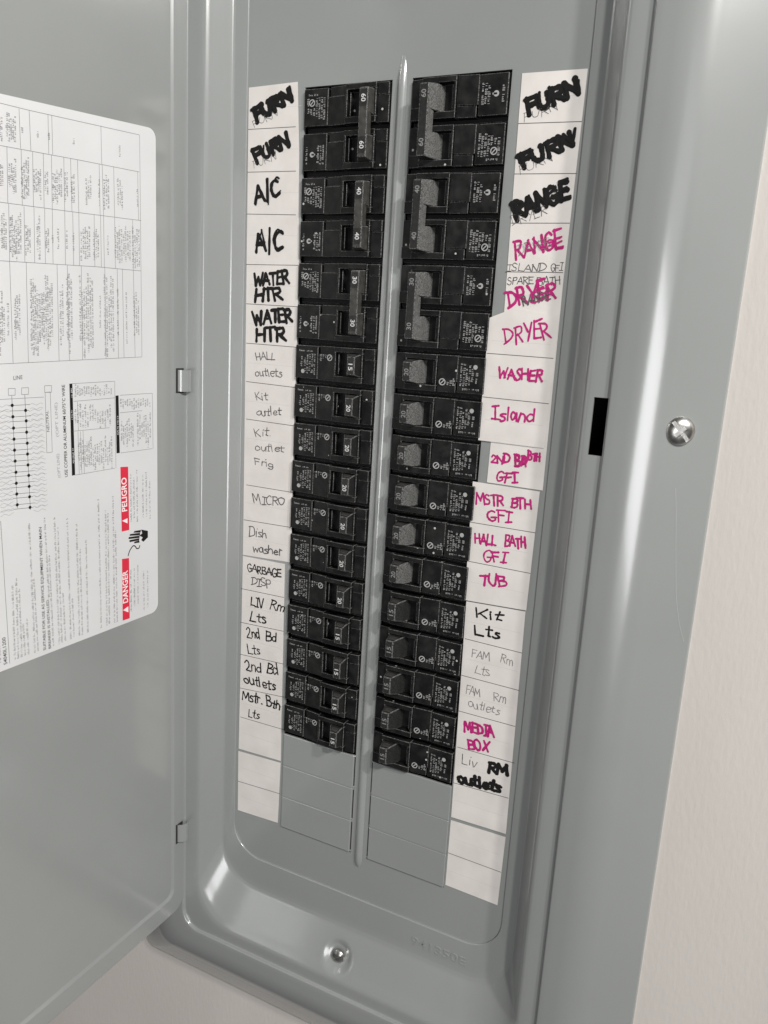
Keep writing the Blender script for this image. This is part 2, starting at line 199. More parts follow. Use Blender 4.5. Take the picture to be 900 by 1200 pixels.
MICRO = [(132.9, -57.6, 132.5, -46.0), (131.7, -57.1, 131.3, -46.2), (130.7, -58.9, 130.2, -46.8), (127.5, -55.9, 127.0, -43.1),
    (126.4, -58.1, 125.9, -43.8), (125.2, -56.9, 124.8, -46.5), (124.0, -56.6, 123.6, -45.6), (122.9, -57.7, 122.4, -44.5),
    (118.4, -52.2, 118.3, -49.1), (109.1, -52.5, 109.0, -47.9), (102.1, -52.2, 102.0, -48.0), (85.9, -51.0, 85.8, -46.9),
    (52.9, -51.1, 52.9, -44.3), (133.8, -82.7, 133.3, -70.1), (132.5, -80.6, 132.1, -69.2), (131.3, -80.2, 130.9, -69.0),
    (127.3, -80.2, 126.8, -67.4), (126.0, -79.4, 125.6, -67.4), (125.0, -83.1, 124.5, -69.2), (123.8, -82.3, 123.2, -65.5),
    (119.9, -84.2, 119.3, -67.7), (118.7, -84.8, 118.0, -65.3), (117.4, -84.1, 116.8, -64.3), (116.1, -82.6, 115.5, -63.1),
    (112.4, -80.3, 112.0, -67.4), (111.1, -80.0, 110.8, -67.7), (109.8, -79.4, 109.5, -68.3), (108.7, -83.5, 108.3, -67.1),
    (105.4, -78.4, 105.1, -68.0), (104.1, -80.1, 103.8, -68.0), (100.6, -83.8, 100.3, -67.6), (99.2, -81.7, 98.9, -68.0),
    (98.0, -84.2, 97.5, -64.9), (96.4, -79.0, 96.2, -67.6), (95.1, -79.8, 94.8, -63.3), (92.7, -82.1, 92.4, -66.0), (91.2, -79.0, 91.0, -65.2),
    (88.1, -81.9, 87.8, -67.4), (86.7, -81.7, 86.4, -65.9), (78.0, -81.6, 77.8, -66.1), (76.5, -77.9, 76.3, -66.7), (75.0, -77.6, 74.8, -64.4),
    (68.8, -80.7, 68.7, -65.6), (65.1, -82.2, 64.9, -64.9), (63.5, -80.0, 63.4, -62.5), (62.0, -81.1, 61.9, -64.4), (54.7, -78.2, 54.7, -62.1),
    (53.1, -77.5, 53.1, -63.2), (51.6, -80.3, 51.6, -66.0), (39.5, -76.7, 39.6, -65.7), (133.3, -111.2, 132.6, -93.7),
    (132.1, -110.9, 131.4, -93.0), (130.9, -111.5, 130.3, -95.3), (128.4, -112.5, 127.7, -94.2), (127.3, -115.0, 126.5, -92.8),
    (126.0, -113.5, 125.4, -97.4), (124.9, -116.7, 124.2, -94.5), (123.5, -112.9, 122.8, -93.4), (122.2, -112.5, 121.5, -90.7),
    (119.2, -113.3, 118.6, -97.5), (117.8, -111.2, 117.4, -97.3), (116.5, -111.6, 116.1, -97.3), (111.6, -110.5, 111.1, -95.1),
    (110.5, -114.6, 109.8, -90.8), (106.0, -108.2, 105.8, -98.2), (104.8, -110.2, 104.4, -96.2), (101.8, -105.0, 101.6, -100.2),
    (98.2, -107.7, 97.9, -96.4), (92.4, -107.0, 92.2, -96.6), (87.8, -107.4, 87.6, -96.6), (82.6, -112.6, 82.3, -95.4), (81.0, -108.6, 80.8, -94.1),
    (79.6, -111.2, 79.4, -92.6), (78.2, -111.0, 77.9, -95.0), (76.7, -109.8, 76.4, -91.5), (73.4, -111.3, 73.2, -95.4), (71.8, -110.0, 71.6, -93.3),
    (70.3, -109.3, 70.2, -95.7), (63.1, -107.3, 63.0, -95.8), (57.3, -108.3, 57.2, -90.0), (55.7, -109.3, 55.6, -93.1), (54.1, -111.2, 54.1, -88.9),
    (52.5, -110.6, 52.5, -90.5), (50.8, -106.5, 50.8, -92.0), (49.3, -109.8, 49.3, -88.0), (47.6, -107.4, 47.6, -91.6), (46.0, -109.1, 46.0, -91.4),
    (43.5, -113.0, 43.6, -88.0), (41.8, -113.0, 41.9, -92.4), (40.1, -111.8, 40.2, -89.1), (38.5, -111.7, 38.6, -89.4),
    (137.2, -166.1, 136.2, -140.3), (135.6, -159.1, 134.6, -132.3), (134.4, -158.7, 133.7, -139.9), (131.8, -155.4, 131.1, -137.2),
    (127.5, -157.5, 126.7, -134.7), (126.0, -152.5, 125.4, -133.2), (124.9, -155.1, 124.1, -132.4), (117.7, -162.7, 116.5, -124.5),
    (116.5, -165.8, 115.2, -123.7), (115.1, -163.3, 114.0, -127.6), (113.9, -166.1, 112.8, -130.0), (112.2, -158.5, 111.4, -131.0),
    (110.8, -156.1, 110.1, -131.1), (109.6, -159.8, 108.8, -130.8), (108.2, -157.9, 107.2, -120.6), (107.0, -163.1, 106.0, -122.3),
    (105.6, -160.4, 104.7, -127.8), (104.0, -155.5, 103.3, -124.8), (98.4, -160.2, 97.7, -129.4), (96.8, -154.9, 96.2, -125.7),
    (93.6, -157.2, 92.9, -121.6), (92.4, -165.0, 91.6, -119.9), (90.7, -156.7, 90.1, -122.1), (84.6, -157.5, 84.0, -119.6),
    (83.1, -157.3, 82.7, -128.8), (81.9, -167.5, 81.3, -127.5), (80.1, -156.5, 79.7, -124.9), (78.8, -164.1, 78.2, -117.7),
    (77.2, -160.8, 76.7, -120.2), (75.7, -161.5, 75.2, -122.0), (69.9, -149.6, 69.7, -129.7), (66.4, -166.0, 66.0, -117.6),
    (64.9, -166.8, 64.5, -118.4), (63.0, -156.6, 62.9, -128.9), (61.6, -161.1, 61.3, -117.6), (60.0, -163.6, 59.8, -120.4),
    (56.2, -153.7, 56.1, -125.3), (49.4, -158.7, 49.4, -127.4), (43.0, -153.6, 43.1, -127.6), (41.3, -151.9, 41.4, -127.0),
    (39.6, -153.2, 39.7, -131.3), (89.3, -189.8, 89.1, -182.1), (87.6, -188.6, 87.6, -183.0), (86.1, -189.3, 86.0, -184.3),
    (84.4, -188.7, 84.4, -184.4), (82.8, -189.5, 82.7, -183.3), (81.2, -188.5, 81.1, -183.6), (79.5, -188.6, 79.5, -183.4),
    (77.9, -190.1, 77.8, -183.6), (76.2, -188.8, 76.2, -183.8), (74.6, -189.7, 74.5, -182.5), (72.8, -188.3, 72.8, -183.6),
    (71.2, -189.9, 71.2, -185.2), (69.5, -188.7, 69.4, -185.2), (67.8, -189.8, 67.7, -183.3), (66.0, -188.8, 66.0, -182.9),
    (64.3, -188.7, 64.3, -184.6), (62.6, -189.4, 62.5, -185.1), (89.8, -205.3, 89.6, -196.8), (88.0, -205.3, 87.8, -193.4),
    (86.3, -207.8, 86.0, -193.0), (84.5, -208.5, 84.3, -197.3), (82.6, -208.4, 82.4, -193.6), (80.8, -208.1, 80.6, -198.1),
    (78.8, -204.5, 78.7, -193.4), (77.0, -204.6, 76.8, -194.1), (75.1, -204.8, 75.0, -197.2), (73.3, -206.4, 73.2, -198.9),
    (71.4, -209.6, 71.3, -198.2), (69.5, -207.0, 69.4, -198.1), (67.6, -209.5, 67.5, -197.9), (65.5, -204.9, 65.5, -198.2),
    (63.7, -208.5, 63.6, -194.4), (88.0, -228.0, 87.8, -216.1), (86.7, -233.4, 86.4, -213.6), (85.1, -230.0, 84.8, -213.8),
    (83.6, -232.0, 83.4, -218.1), (82.1, -232.2, 81.8, -215.1), (80.5, -232.2, 80.3, -215.1), (79.0, -231.7, 78.7, -213.0),
    (77.4, -232.6, 77.3, -220.4), (75.9, -234.9, 75.7, -218.7), (74.2, -230.1, 74.1, -218.4), (72.7, -232.3, 72.5, -218.4),
    (71.0, -231.4, 70.9, -217.0), (69.5, -235.8, 69.4, -220.6), (67.8, -230.9, 67.7, -214.0), (66.2, -233.1, 66.2, -221.0),
    (64.6, -231.5, 64.5, -217.2), (63.0, -235.6, 62.9, -215.2), (54.9, -197.5, 54.9, -191.3), (53.2, -198.7, 53.1, -191.8),
    (51.3, -196.6, 51.3, -193.0), (49.5, -197.4, 49.5, -191.9), (47.6, -197.1, 47.6, -192.3), (45.8, -199.0, 45.8, -192.9),
    (44.0, -199.8, 44.0, -191.9), (42.1, -198.8, 42.1, -192.7), (40.2, -199.0, 40.2, -191.9), (38.3, -197.8, 38.3, -192.4),
    (36.4, -197.3, 36.4, -192.0), (34.5, -198.6, 34.5, -193.1), (32.5, -197.9, 32.5, -193.1), (30.6, -198.9, 30.6, -194.3),
    (54.6, -218.9, 54.6, -205.7), (53.1, -221.6, 53.1, -208.8), (51.5, -217.2, 51.5, -207.9), (50.1, -223.2, 50.0, -205.9),
    (48.4, -219.4, 48.4, -204.2), (46.8, -217.6, 46.8, -207.8), (45.3, -223.6, 45.3, -209.4), (41.1, -223.1, 41.1, -201.7),
    (39.3, -219.3, 39.3, -201.8), (37.5, -217.7, 37.5, -207.9), (35.7, -218.1, 35.8, -202.6), (33.9, -222.3, 34.1, -203.2),
    (32.2, -225.5, 32.3, -207.1), (30.3, -218.9, 30.4, -201.5), (47.7, -272.8, 47.7, -240.2), (45.0, -270.9, 45.0, -242.7),
    (42.3, -273.9, 42.4, -238.8), (37.2, -272.0, 37.3, -242.0), (34.1, -271.8, 34.3, -240.7), (31.1, -273.8, 31.3, -246.5),
    (48.6, -334.6, 48.6, -304.6), (45.5, -331.7, 45.6, -303.5), (42.5, -330.9, 42.5, -303.1), (37.1, -336.8, 37.3, -307.6),
    (33.6, -335.7, 33.7, -308.7), (146.2, -337.7, 146.6, -323.7), (136.9, -338.8, 136.3, -292.5), (134.7, -339.0, 133.7, -289.1),
    (132.4, -338.8, 132.1, -297.1), (130.1, -338.5, 130.6, -317.2), (127.8, -338.7, 128.1, -315.8), (123.5, -339.1, 123.9, -258.4),
    (121.4, -338.7, 122.3, -292.4), (110.6, -339.0, 111.3, -281.4), (112.4, -307.5, 113.6, -257.7), (106.3, -339.3, 106.8, -258.4),
    (104.4, -338.8, 104.7, -265.0), (101.8, -338.5, 102.5, -305.8), (97.7, -338.7, 97.8, -261.0), (95.4, -337.7, 95.8, -310.9),
    (91.2, -338.5, 91.1, -265.3), (88.9, -338.6, 89.1, -281.9), (84.6, -338.3, 84.4, -277.4), (74.0, -338.6, 74.2, -253.1),
    (69.4, -338.3, 68.7, -260.6), (67.3, -337.7, 66.9, -263.1), (63.0, -338.4, 62.6, -252.7), (60.8, -338.5, 61.0, -275.3)]

# ------------------------------------------------------------------ materials
def new_mat(name):
    m = bpy.data.materials.new(name)
    m.use_nodes = True
    nt = m.node_tree
    return m, nt, nt.nodes['Principled BSDF']


def simple(name, col, rough=0.5, metal=0.0, spec=0.5):
    m, nt, b = new_mat(name)
    b.inputs['Base Color'].default_value = (*col, 1)
    b.inputs['Roughness'].default_value = rough
    b.inputs['Metallic'].default_value = metal
    b.inputs['Specular IOR Level'].default_value = spec
    return m


def noisy(name, c1, c2, scale, rough, bump=0.0, bscale=None, bdist=0.0002, detail=4, rvar=0.08, metal=0.0,
          stretch=(1, 1, 1)):
    m, nt, b = new_mat(name)
    L = nt.links.new
    tc = nt.nodes.new('ShaderNodeTexCoord')
    mp = nt.nodes.new('ShaderNodeMapping')
    mp.inputs['Scale'].default_value = stretch
    L(tc.outputs['Object'], mp.inputs['Vector'])
    n = nt.nodes.new('ShaderNodeTexNoise')
    n.inputs['Scale'].default_value = scale
    n.inputs['Detail'].default_value = detail
    L(mp.outputs['Vector'], n.inputs['Vector'])
    r = nt.nodes.new('ShaderNodeValToRGB')
    r.color_ramp.elements[0].position = 0.3
    r.color_ramp.elements[1].position = 0.7
    r.color_ramp.elements[0].color = (*c1, 1)
    r.color_ramp.elements[1].color = (*c2, 1)
    L(n.outputs['Fac'], r.inputs['Fac'])
    L(r.outputs['Color'], b.inputs['Base Color'])
    mr = nt.nodes.new('ShaderNodeMapRange')
    mr.inputs['To Min'].default_value = rough - rvar
    mr.inputs['To Max'].default_value = rough + rvar
    L(n.outputs['Fac'], mr.inputs['Value'])
    L(mr.outputs['Result'], b.inputs['Roughness'])
    b.inputs['Metallic'].default_value = metal
    if bump:
        n2 = nt.nodes.new('ShaderNodeTexNoise')
        n2.inputs['Scale'].default_value = bscale
        n2.inputs['Detail'].default_value = 3
        L(mp.outputs['Vector'], n2.inputs['Vector'])
        bp = nt.nodes.new('ShaderNodeBump')
        bp.inputs['Strength'].default_value = bump
        bp.inputs['Distance'].default_value = bdist
        L(n2.outputs['Fac'], bp.inputs['Height'])
        L(bp.outputs['Normal'], b.inputs['Normal'])
    return m


M_PAINT = noisy('grey_enamel', (0.262, 0.274, 0.268), (0.284, 0.296, 0.290), 9, 0.19, 0.08, 1300, 0.00006, rvar=0.05, detail=7)
M_PAINT.node_tree.nodes['Principled BSDF'].inputs['Specular IOR Level'].default_value = 0.9
M_PAINT.node_tree.nodes['Principled BSDF'].inputs['Coat Weight'].default_value = 0.6
M_PAINT.node_tree.nodes['Principled BSDF'].inputs['Coat Roughness'].default_value = 0.13
M_WALL = noisy('wall_paint', (0.565, 0.53, 0.495), (0.605, 0.57, 0.535), 9, 0.75, 0.32, 260, 0.0006,
               stretch=(1.6, 1, 0.5))
M_PAPER = noisy('label_paper', (0.645, 0.61, 0.58), (0.72, 0.685, 0.655), 60, 0.62, 0.06, 700, 0.0001)
M_RULE = simple('ruled_line', (0.10, 0.095, 0.09), 0.7)
M_RULE2 = simple('faint_rule', (0.56, 0.53, 0.51), 0.7)
M_STICK = noisy('sticker_vinyl', (0.63, 0.635, 0.64), (0.67, 0.675, 0.68), 20, 0.38, 0.03, 400, 0.0001)
M_BLACK = simple('black_ink', (0.008, 0.0075, 0.0075), 0.6, 0, 0.25)
M_PEN = noisy('pen_ink', (0.025, 0.024, 0.024), (0.13, 0.125, 0.125), 700, 0.6)
M_PENCIL = simple('pencil_ink', (0.17, 0.165, 0.165), 0.6)
M_MAG = noisy('magenta_ink', (0.40, 0.006, 0.135), (0.48, 0.014, 0.18), 300, 0.5)
M_GREYINK = simple('grey_print', (0.11, 0.11, 0.115), 0.6)
M_FAINT = simple('faint_print', (0.33, 0.33, 0.34), 0.6)
M_RED = simple('red_print', (0.66, 0.022, 0.055), 0.45)
M_WHITE = simple('white_print', (0.60, 0.60, 0.59), 0.5)
M_PINKW = simple('bar_white', (0.86, 0.78, 0.79), 0.5)
M_MICRO = simple('breaker_print', (0.36, 0.36, 0.355), 0.6)
M_DIMNUM = simple('worn_number', (0.22, 0.22, 0.215), 0.6)
M_CAVITY = simple('enclosure_dark', (0.02, 0.02, 0.02), 0.8)
M_ZINC = noisy('zinc_plate', (0.36, 0.355, 0.335), (0.56, 0.55, 0.53), 250, 0.33, 0.15, 500, 0.0002, metal=1.0)


M_SCR = simple('scratched_enamel', (0.42, 0.43, 0.42), 0.5)
M_SLOT = noisy('slot_metal', (0.06, 0.058, 0.055), (0.16, 0.155, 0.145), 300, 0.55, metal=1.0)


def black_plastic():
    m, nt, b = new_mat('black_plastic')
    L = nt.links.new
    tc = nt.nodes.new('ShaderNodeTexCoord')
    oi = nt.nodes.new('ShaderNodeObjectInfo')
    ad = nt.nodes.new('ShaderNodeVectorMath')
    ad.operation = 'ADD'
    sc = nt.nodes.new('ShaderNodeVectorMath')
    sc.operation = 'SCALE'
    sc.inputs['Scale'].default_value = 3.0
    L(oi.outputs['Location'], sc.inputs[0])
    L(tc.outputs['Object'], ad.inputs[0])
    L(sc.outputs['Vector'], ad.inputs[1])
    n = nt.nodes.new('ShaderNodeTexNoise')
    n.inputs['Scale'].default_value = 160
    n.inputs['Detail'].default_value = 6
    L(ad.outputs['Vector'], n.inputs['Vector'])
    r = nt.nodes.new('ShaderNodeValToRGB')
    r.color_ramp.elements[0].position = 0.40
    r.color_ramp.elements[0].color = (0.0042, 0.0042, 0.0044, 1)
    r.color_ramp.elements[1].position = 0.80
    r.color_ramp.elements[1].color = (0.019, 0.0185, 0.018, 1)
    L(n.outputs['Fac'], r.inputs['Fac'])
    v = nt.nodes.new('ShaderNodeTexVoronoi')
    v.inputs['Scale'].default_value = 190
    L(ad.outputs['Vector'], v.inputs['Vector'])
    # a few flecks of plaster dust: small cells, only where the cell's random colour is high
    lt = nt.nodes.new('ShaderNodeMath')
    lt.operation = 'LESS_THAN'
    lt.inputs[1].default_value = 0.13
    L(v.outputs['Distance'], lt.inputs[0])
    sx = nt.nodes.new('ShaderNodeSeparateColor')
    L(v.outputs['Color'], sx.inputs['Color'])
    gt = nt.nodes.new('ShaderNodeMath')
    gt.operation = 'GREATER_THAN'
    gt.inputs[1].default_value = 0.84
    L(sx.outputs['Red'], gt.inputs[0])
    mu = nt.nodes.new('ShaderNodeMath')
    mu.operation = 'MULTIPLY'
    L(lt.outputs[0], mu.inputs[0])
    L(gt.outputs[0], mu.inputs[1])
    mx = nt.nodes.new('ShaderNodeMix')
    mx.data_type = 'RGBA'
    L(mu.outputs[0], mx.inputs[0])
    L(r.outputs['Color'], mx.inputs[6])
    mx.inputs[7].default_value = (0.45, 0.44, 0.42, 1)
    L(mx.outputs[2], b.inputs['Base Color'])
    mr = nt.nodes.new('ShaderNodeMapRange')
    mr.inputs['To Min'].default_value = 0.32
    mr.inputs['To Max'].default_value = 0.62
    L(n.outputs['Fac'], mr.inputs['Value'])
    L(mr.outputs['Result'], b.inputs['Roughness'])
    b.inputs['Specular IOR Level'].default_value = 0.28
    return m


M_PLASTIC = black_plastic()
M_SHOULDER = simple('shoulder_plastic', (0.008, 0.008, 0.008), 0.6, 0, 0.3)


def stipple(name, lo, hi):
    m, nt, b = new_mat(name)
    L = nt.links.new
    tc = nt.nodes.new('ShaderNodeTexCoord')
    n = nt.nodes.new('ShaderNodeTexNoise')
    n.inputs['Scale'].default_value = 2300
    n.inputs['Detail'].default_value = 2
    L(tc.outputs['Object'], n.inputs['Vector'])
    r = nt.nodes.new('ShaderNodeValToRGB')
    r.color_ramp.elements[0].position = 0.42
    r.color_ramp.elements[0].color = (*lo, 1)
    r.color_ramp.elements[1].position = 0.62
    r.color_ramp.elements[1].color = (*hi, 1)
    L(n.outputs['Fac'], r.inputs['Fac'])
    L(r.outputs['Color'], b.inputs['Base Color'])
    b.inputs['Roughness'].default_value = 0.6
    b.inputs['Specular IOR Level'].default_value = 0.25
    bp = nt.nodes.new('ShaderNodeBump')
    bp.inputs['Strength'].default_value = 0.8
    bp.inputs['Distance'].default_value = 0.0003
    L(n.outputs['Fac'], bp.inputs['Height'])
    L(bp.outputs['Normal'], b.inputs['Normal'])
    return m


M_STIP = stipple('stippled_grip', (0.045, 0.045, 0.043), (0.185, 0.185, 0.18))
M_STIP_SHADE = stipple('shaded_stippled_grip', (0.008, 0.008, 0.008), (0.035, 0.035, 0.034))  # same grip, darkened in colour for the weaker light on the lower handles
M_EDGE = stipple('speckled_edge', (0.010, 0.010, 0.010), (0.20, 0.20, 0.195))  # bevels of bodies and handles, speckled paler than their faces
M_HANDLE = noisy('handle_plastic', (0.010, 0.010, 0.010), (0.022, 0.0215, 0.021), 500, 0.45)
M_WORN = noisy('worn_handle', (0.028, 0.027, 0.025), (0.060, 0.057, 0.050), 300, 0.5)


# ------------------------------------------------------------------ mesh helpers
class MB:
    """collects faces (mm) with material slots, then links ONE mesh object"""

    def __init__(self):
        self.v, self.f, self.m, self.mats = [], [], [], []

    def slot(self, mat):
        if mat not in self.mats:
            self.mats.append(mat)
        return self.mats.index(mat)

    def add(self, verts, faces, mat):
        b = len(self.v)
        s = self.slot(mat)
        self.v += [tuple(p) for p in verts]
        for f in faces:
            self.f.append([b + i for i in f])
            self.m.append(s)

    def quad(self, pts, mat):
        self.add(pts, [list(range(len(pts)))], mat)

    def hexa(self, p, mat, skip=()):
        """p: 8 points, bottom ring 0-3 then top ring 4-7"""
        F = [[0, 3, 2, 1], [4, 5, 6, 7], [0, 1, 5, 4], [1, 2, 6, 5], [2, 3, 7, 6], [3, 0, 4, 7]]
        self.add(p, [f for i, f in enumerate(F) if i not in skip], mat)

    def box(self, x0, x1, y0, y1, z0, z1, mat):
        self.hexa([(x0, y0, z0), (x1, y0, z0), (x1, y1, z0), (x0, y1, z0),
                   (x0, y0, z1), (x1, y0, z1), (x1, y1, z1), (x0, y1, z1)], mat)

    def mesh(self, name, smooth=False, recalc=True):
        me = bpy.data.meshes.new(name)
        me.from_pydata([(x * MM, y * MM, z * MM) for x, y, z in self.v], [], self.f)
        for mt in self.mats:
            me.materials.append(mt)
        me.polygons.foreach_set('material_index', self.m)
        if recalc:
            bm = bmesh.new()
            bm.from_mesh(me)
            bmesh.ops.recalc_face_normals(bm, faces=bm.faces)
            bm.to_mesh(me)
            bm.free()
        if smooth:
            me.polygons.foreach_set('use_smooth', [True] * len(me.polygons))
        me.update()
        return me

    def build(self, name, parent=None, smooth=False, bevel=0, seg=2, recalc=True, loc=None, edge=None):
        o = bpy.data.objects.new(name, self.mesh(name, smooth, recalc))
        COL.objects.link(o)
        if parent:
            o.parent = parent
        if loc:
            o.location = Vector(loc) * MM
        if bevel:
            b = o.modifiers.new('bevel', 'BEVEL')
            b.width = bevel * MM
            b.segments = seg
            b.limit_method = 'ANGLE'
            b.angle_limit = math.radians(40)
            if edge:
                o.data.materials.append(edge)
                b.material = len(o.data.materials) - 1
        return o


def thing(name, label, cat, loc=(0, 0, 0), group=None):
    o = bpy.data.objects.new(name, None)
    o.empty_display_size = 0.02
    COL.objects.link(o)
    o.location = Vector(loc) * MM
    o['label'] = label
    o['category'] = cat
    if group:
        o['group'] = group
    return o


def ring(hx, zt, zb, r, y, n=10, extra_right=(), extra_bottom=()):
    """rounded rectangle, clockwise seen from the front, starting on the right side at the top"""
    p = []
    for i in range(n + 1):
        a = math.radians(90 - 90 * i / n)
        p.append((hx - r + r * math.cos(a), y, zt - r + r * math.sin(a)))
    for z in extra_right:
        p.append((hx, y, z))
    for i in range(n + 1):
        a = math.radians(0 - 90 * i / n)
        p.append((hx - r + r * math.cos(a), y, zb + r + r * math.sin(a)))
    for x in extra_bottom:
        p.append((x, y, zb))
    for i in range(n + 1):
        a = math.radians(-90 - 90 * i / n)
        p.append((-hx + r + r * math.cos(a), y, zb + r + r * math.sin(a)))
    for i in range(n + 1):
        a = math.radians(180 - 90 * i / n)
        p.append((-hx + r + r * math.cos(a), y, zt - r + r * math.sin(a)))
    return p


# --- strokes -----------------------------------------------------------------
def smooth_path(pts, k=5):
    if len(pts) < 3:
        return pts
    out = []
    n = len(pts)
    for i in range(n - 1):
        p0 = pts[max(i - 1, 0)]
        p1 = pts[i]
        p2 = pts[i + 1]
        p3 = pts[min(i + 2, n - 1)]
        for j in range(k):
            t = j / k
            t2, t3 = t * t, t * t * t
            out.append(tuple(0.5 * ((2 * p1[c]) + (-p0[c] + p2[c]) * t + (2 * p0[c] - 5 * p1[c] + 4 * p2[c] - p3[c]) * t2 +
                                    (-p0[c] + 3 * p1[c] - 3 * p2[c] + p3[c]) * t3) for c in (0, 1)))
    out.append(pts[-1])
    return out


def ribbon(mb, path, w, put, mat, lift, rng=None):
    """flat ink line along a 2-D path; put(a, b, lift) places it in space"""
    q = [path[0]]
    for p in path[1:]:
        if math.hypot(p[0] - q[-1][0], p[1] - q[-1][1]) > 1e-3:
            q.append(p)
    if len(q) < 2:
        q.append((q[0][0] + w * 0.3, q[0][1]))
    n = len(q)
    L, Rr = [], []
    for i in range(n):
        a = q[max(i - 1, 0)]
        b = q[min(i + 1, n - 1)]
        dx, dy = b[0] - a[0], b[1] - a[1]
        l = math.hypot(dx, dy) or 1
        nx, ny = -dy / l, dx / l
        ww = w / 2 * (1 + (rng.uniform(-.2, .2) if rng else 0))
        li = lift + 0.0012 * i
        L.append(put(q[i][0] + nx * ww, q[i][1] + ny * ww, li))
        Rr.append(put(q[i][0] - nx * ww, q[i][1] - ny * ww, li))

    def cap(c, ang, li):
        return [put(c[0] + w / 2 * math.cos(ang + math.pi * t / 6), c[1] + w / 2 * math.sin(ang + math.pi * t / 6), li)
                for t in range(1, 6)]
    v = L + Rr
    f = [[i, i + 1, n + i + 1, n + i] for i in range(n - 1)]
    a0 = math.atan2(q[1][1] - q[0][1], q[1][0] - q[0][0])
    a1 = math.atan2(q[-1][1] - q[-2][1], q[-1][0] - q[-2][0])
    c0 = cap(q[0], a0 + math.pi / 2, lift)
    c1 = cap(q[-1], a1 - math.pi / 2, lift + 0.0012 * (n - 1))
    b = len(v)
    v += c0
    f.append([0] + list(range(b, b + 5)) + [n])
    b = len(v)
    v += c1
    f.append([2 * n - 1] + list(range(b, b + 5)) + [n - 1])
    mb.add(v, f, mat)


# a hand-printed alphabet: strokes in a box one high, (advance, [(curved, points), ...])
def S(*p):
    return (False, list(p))


def Cv(*p):
    return (True, list(p))


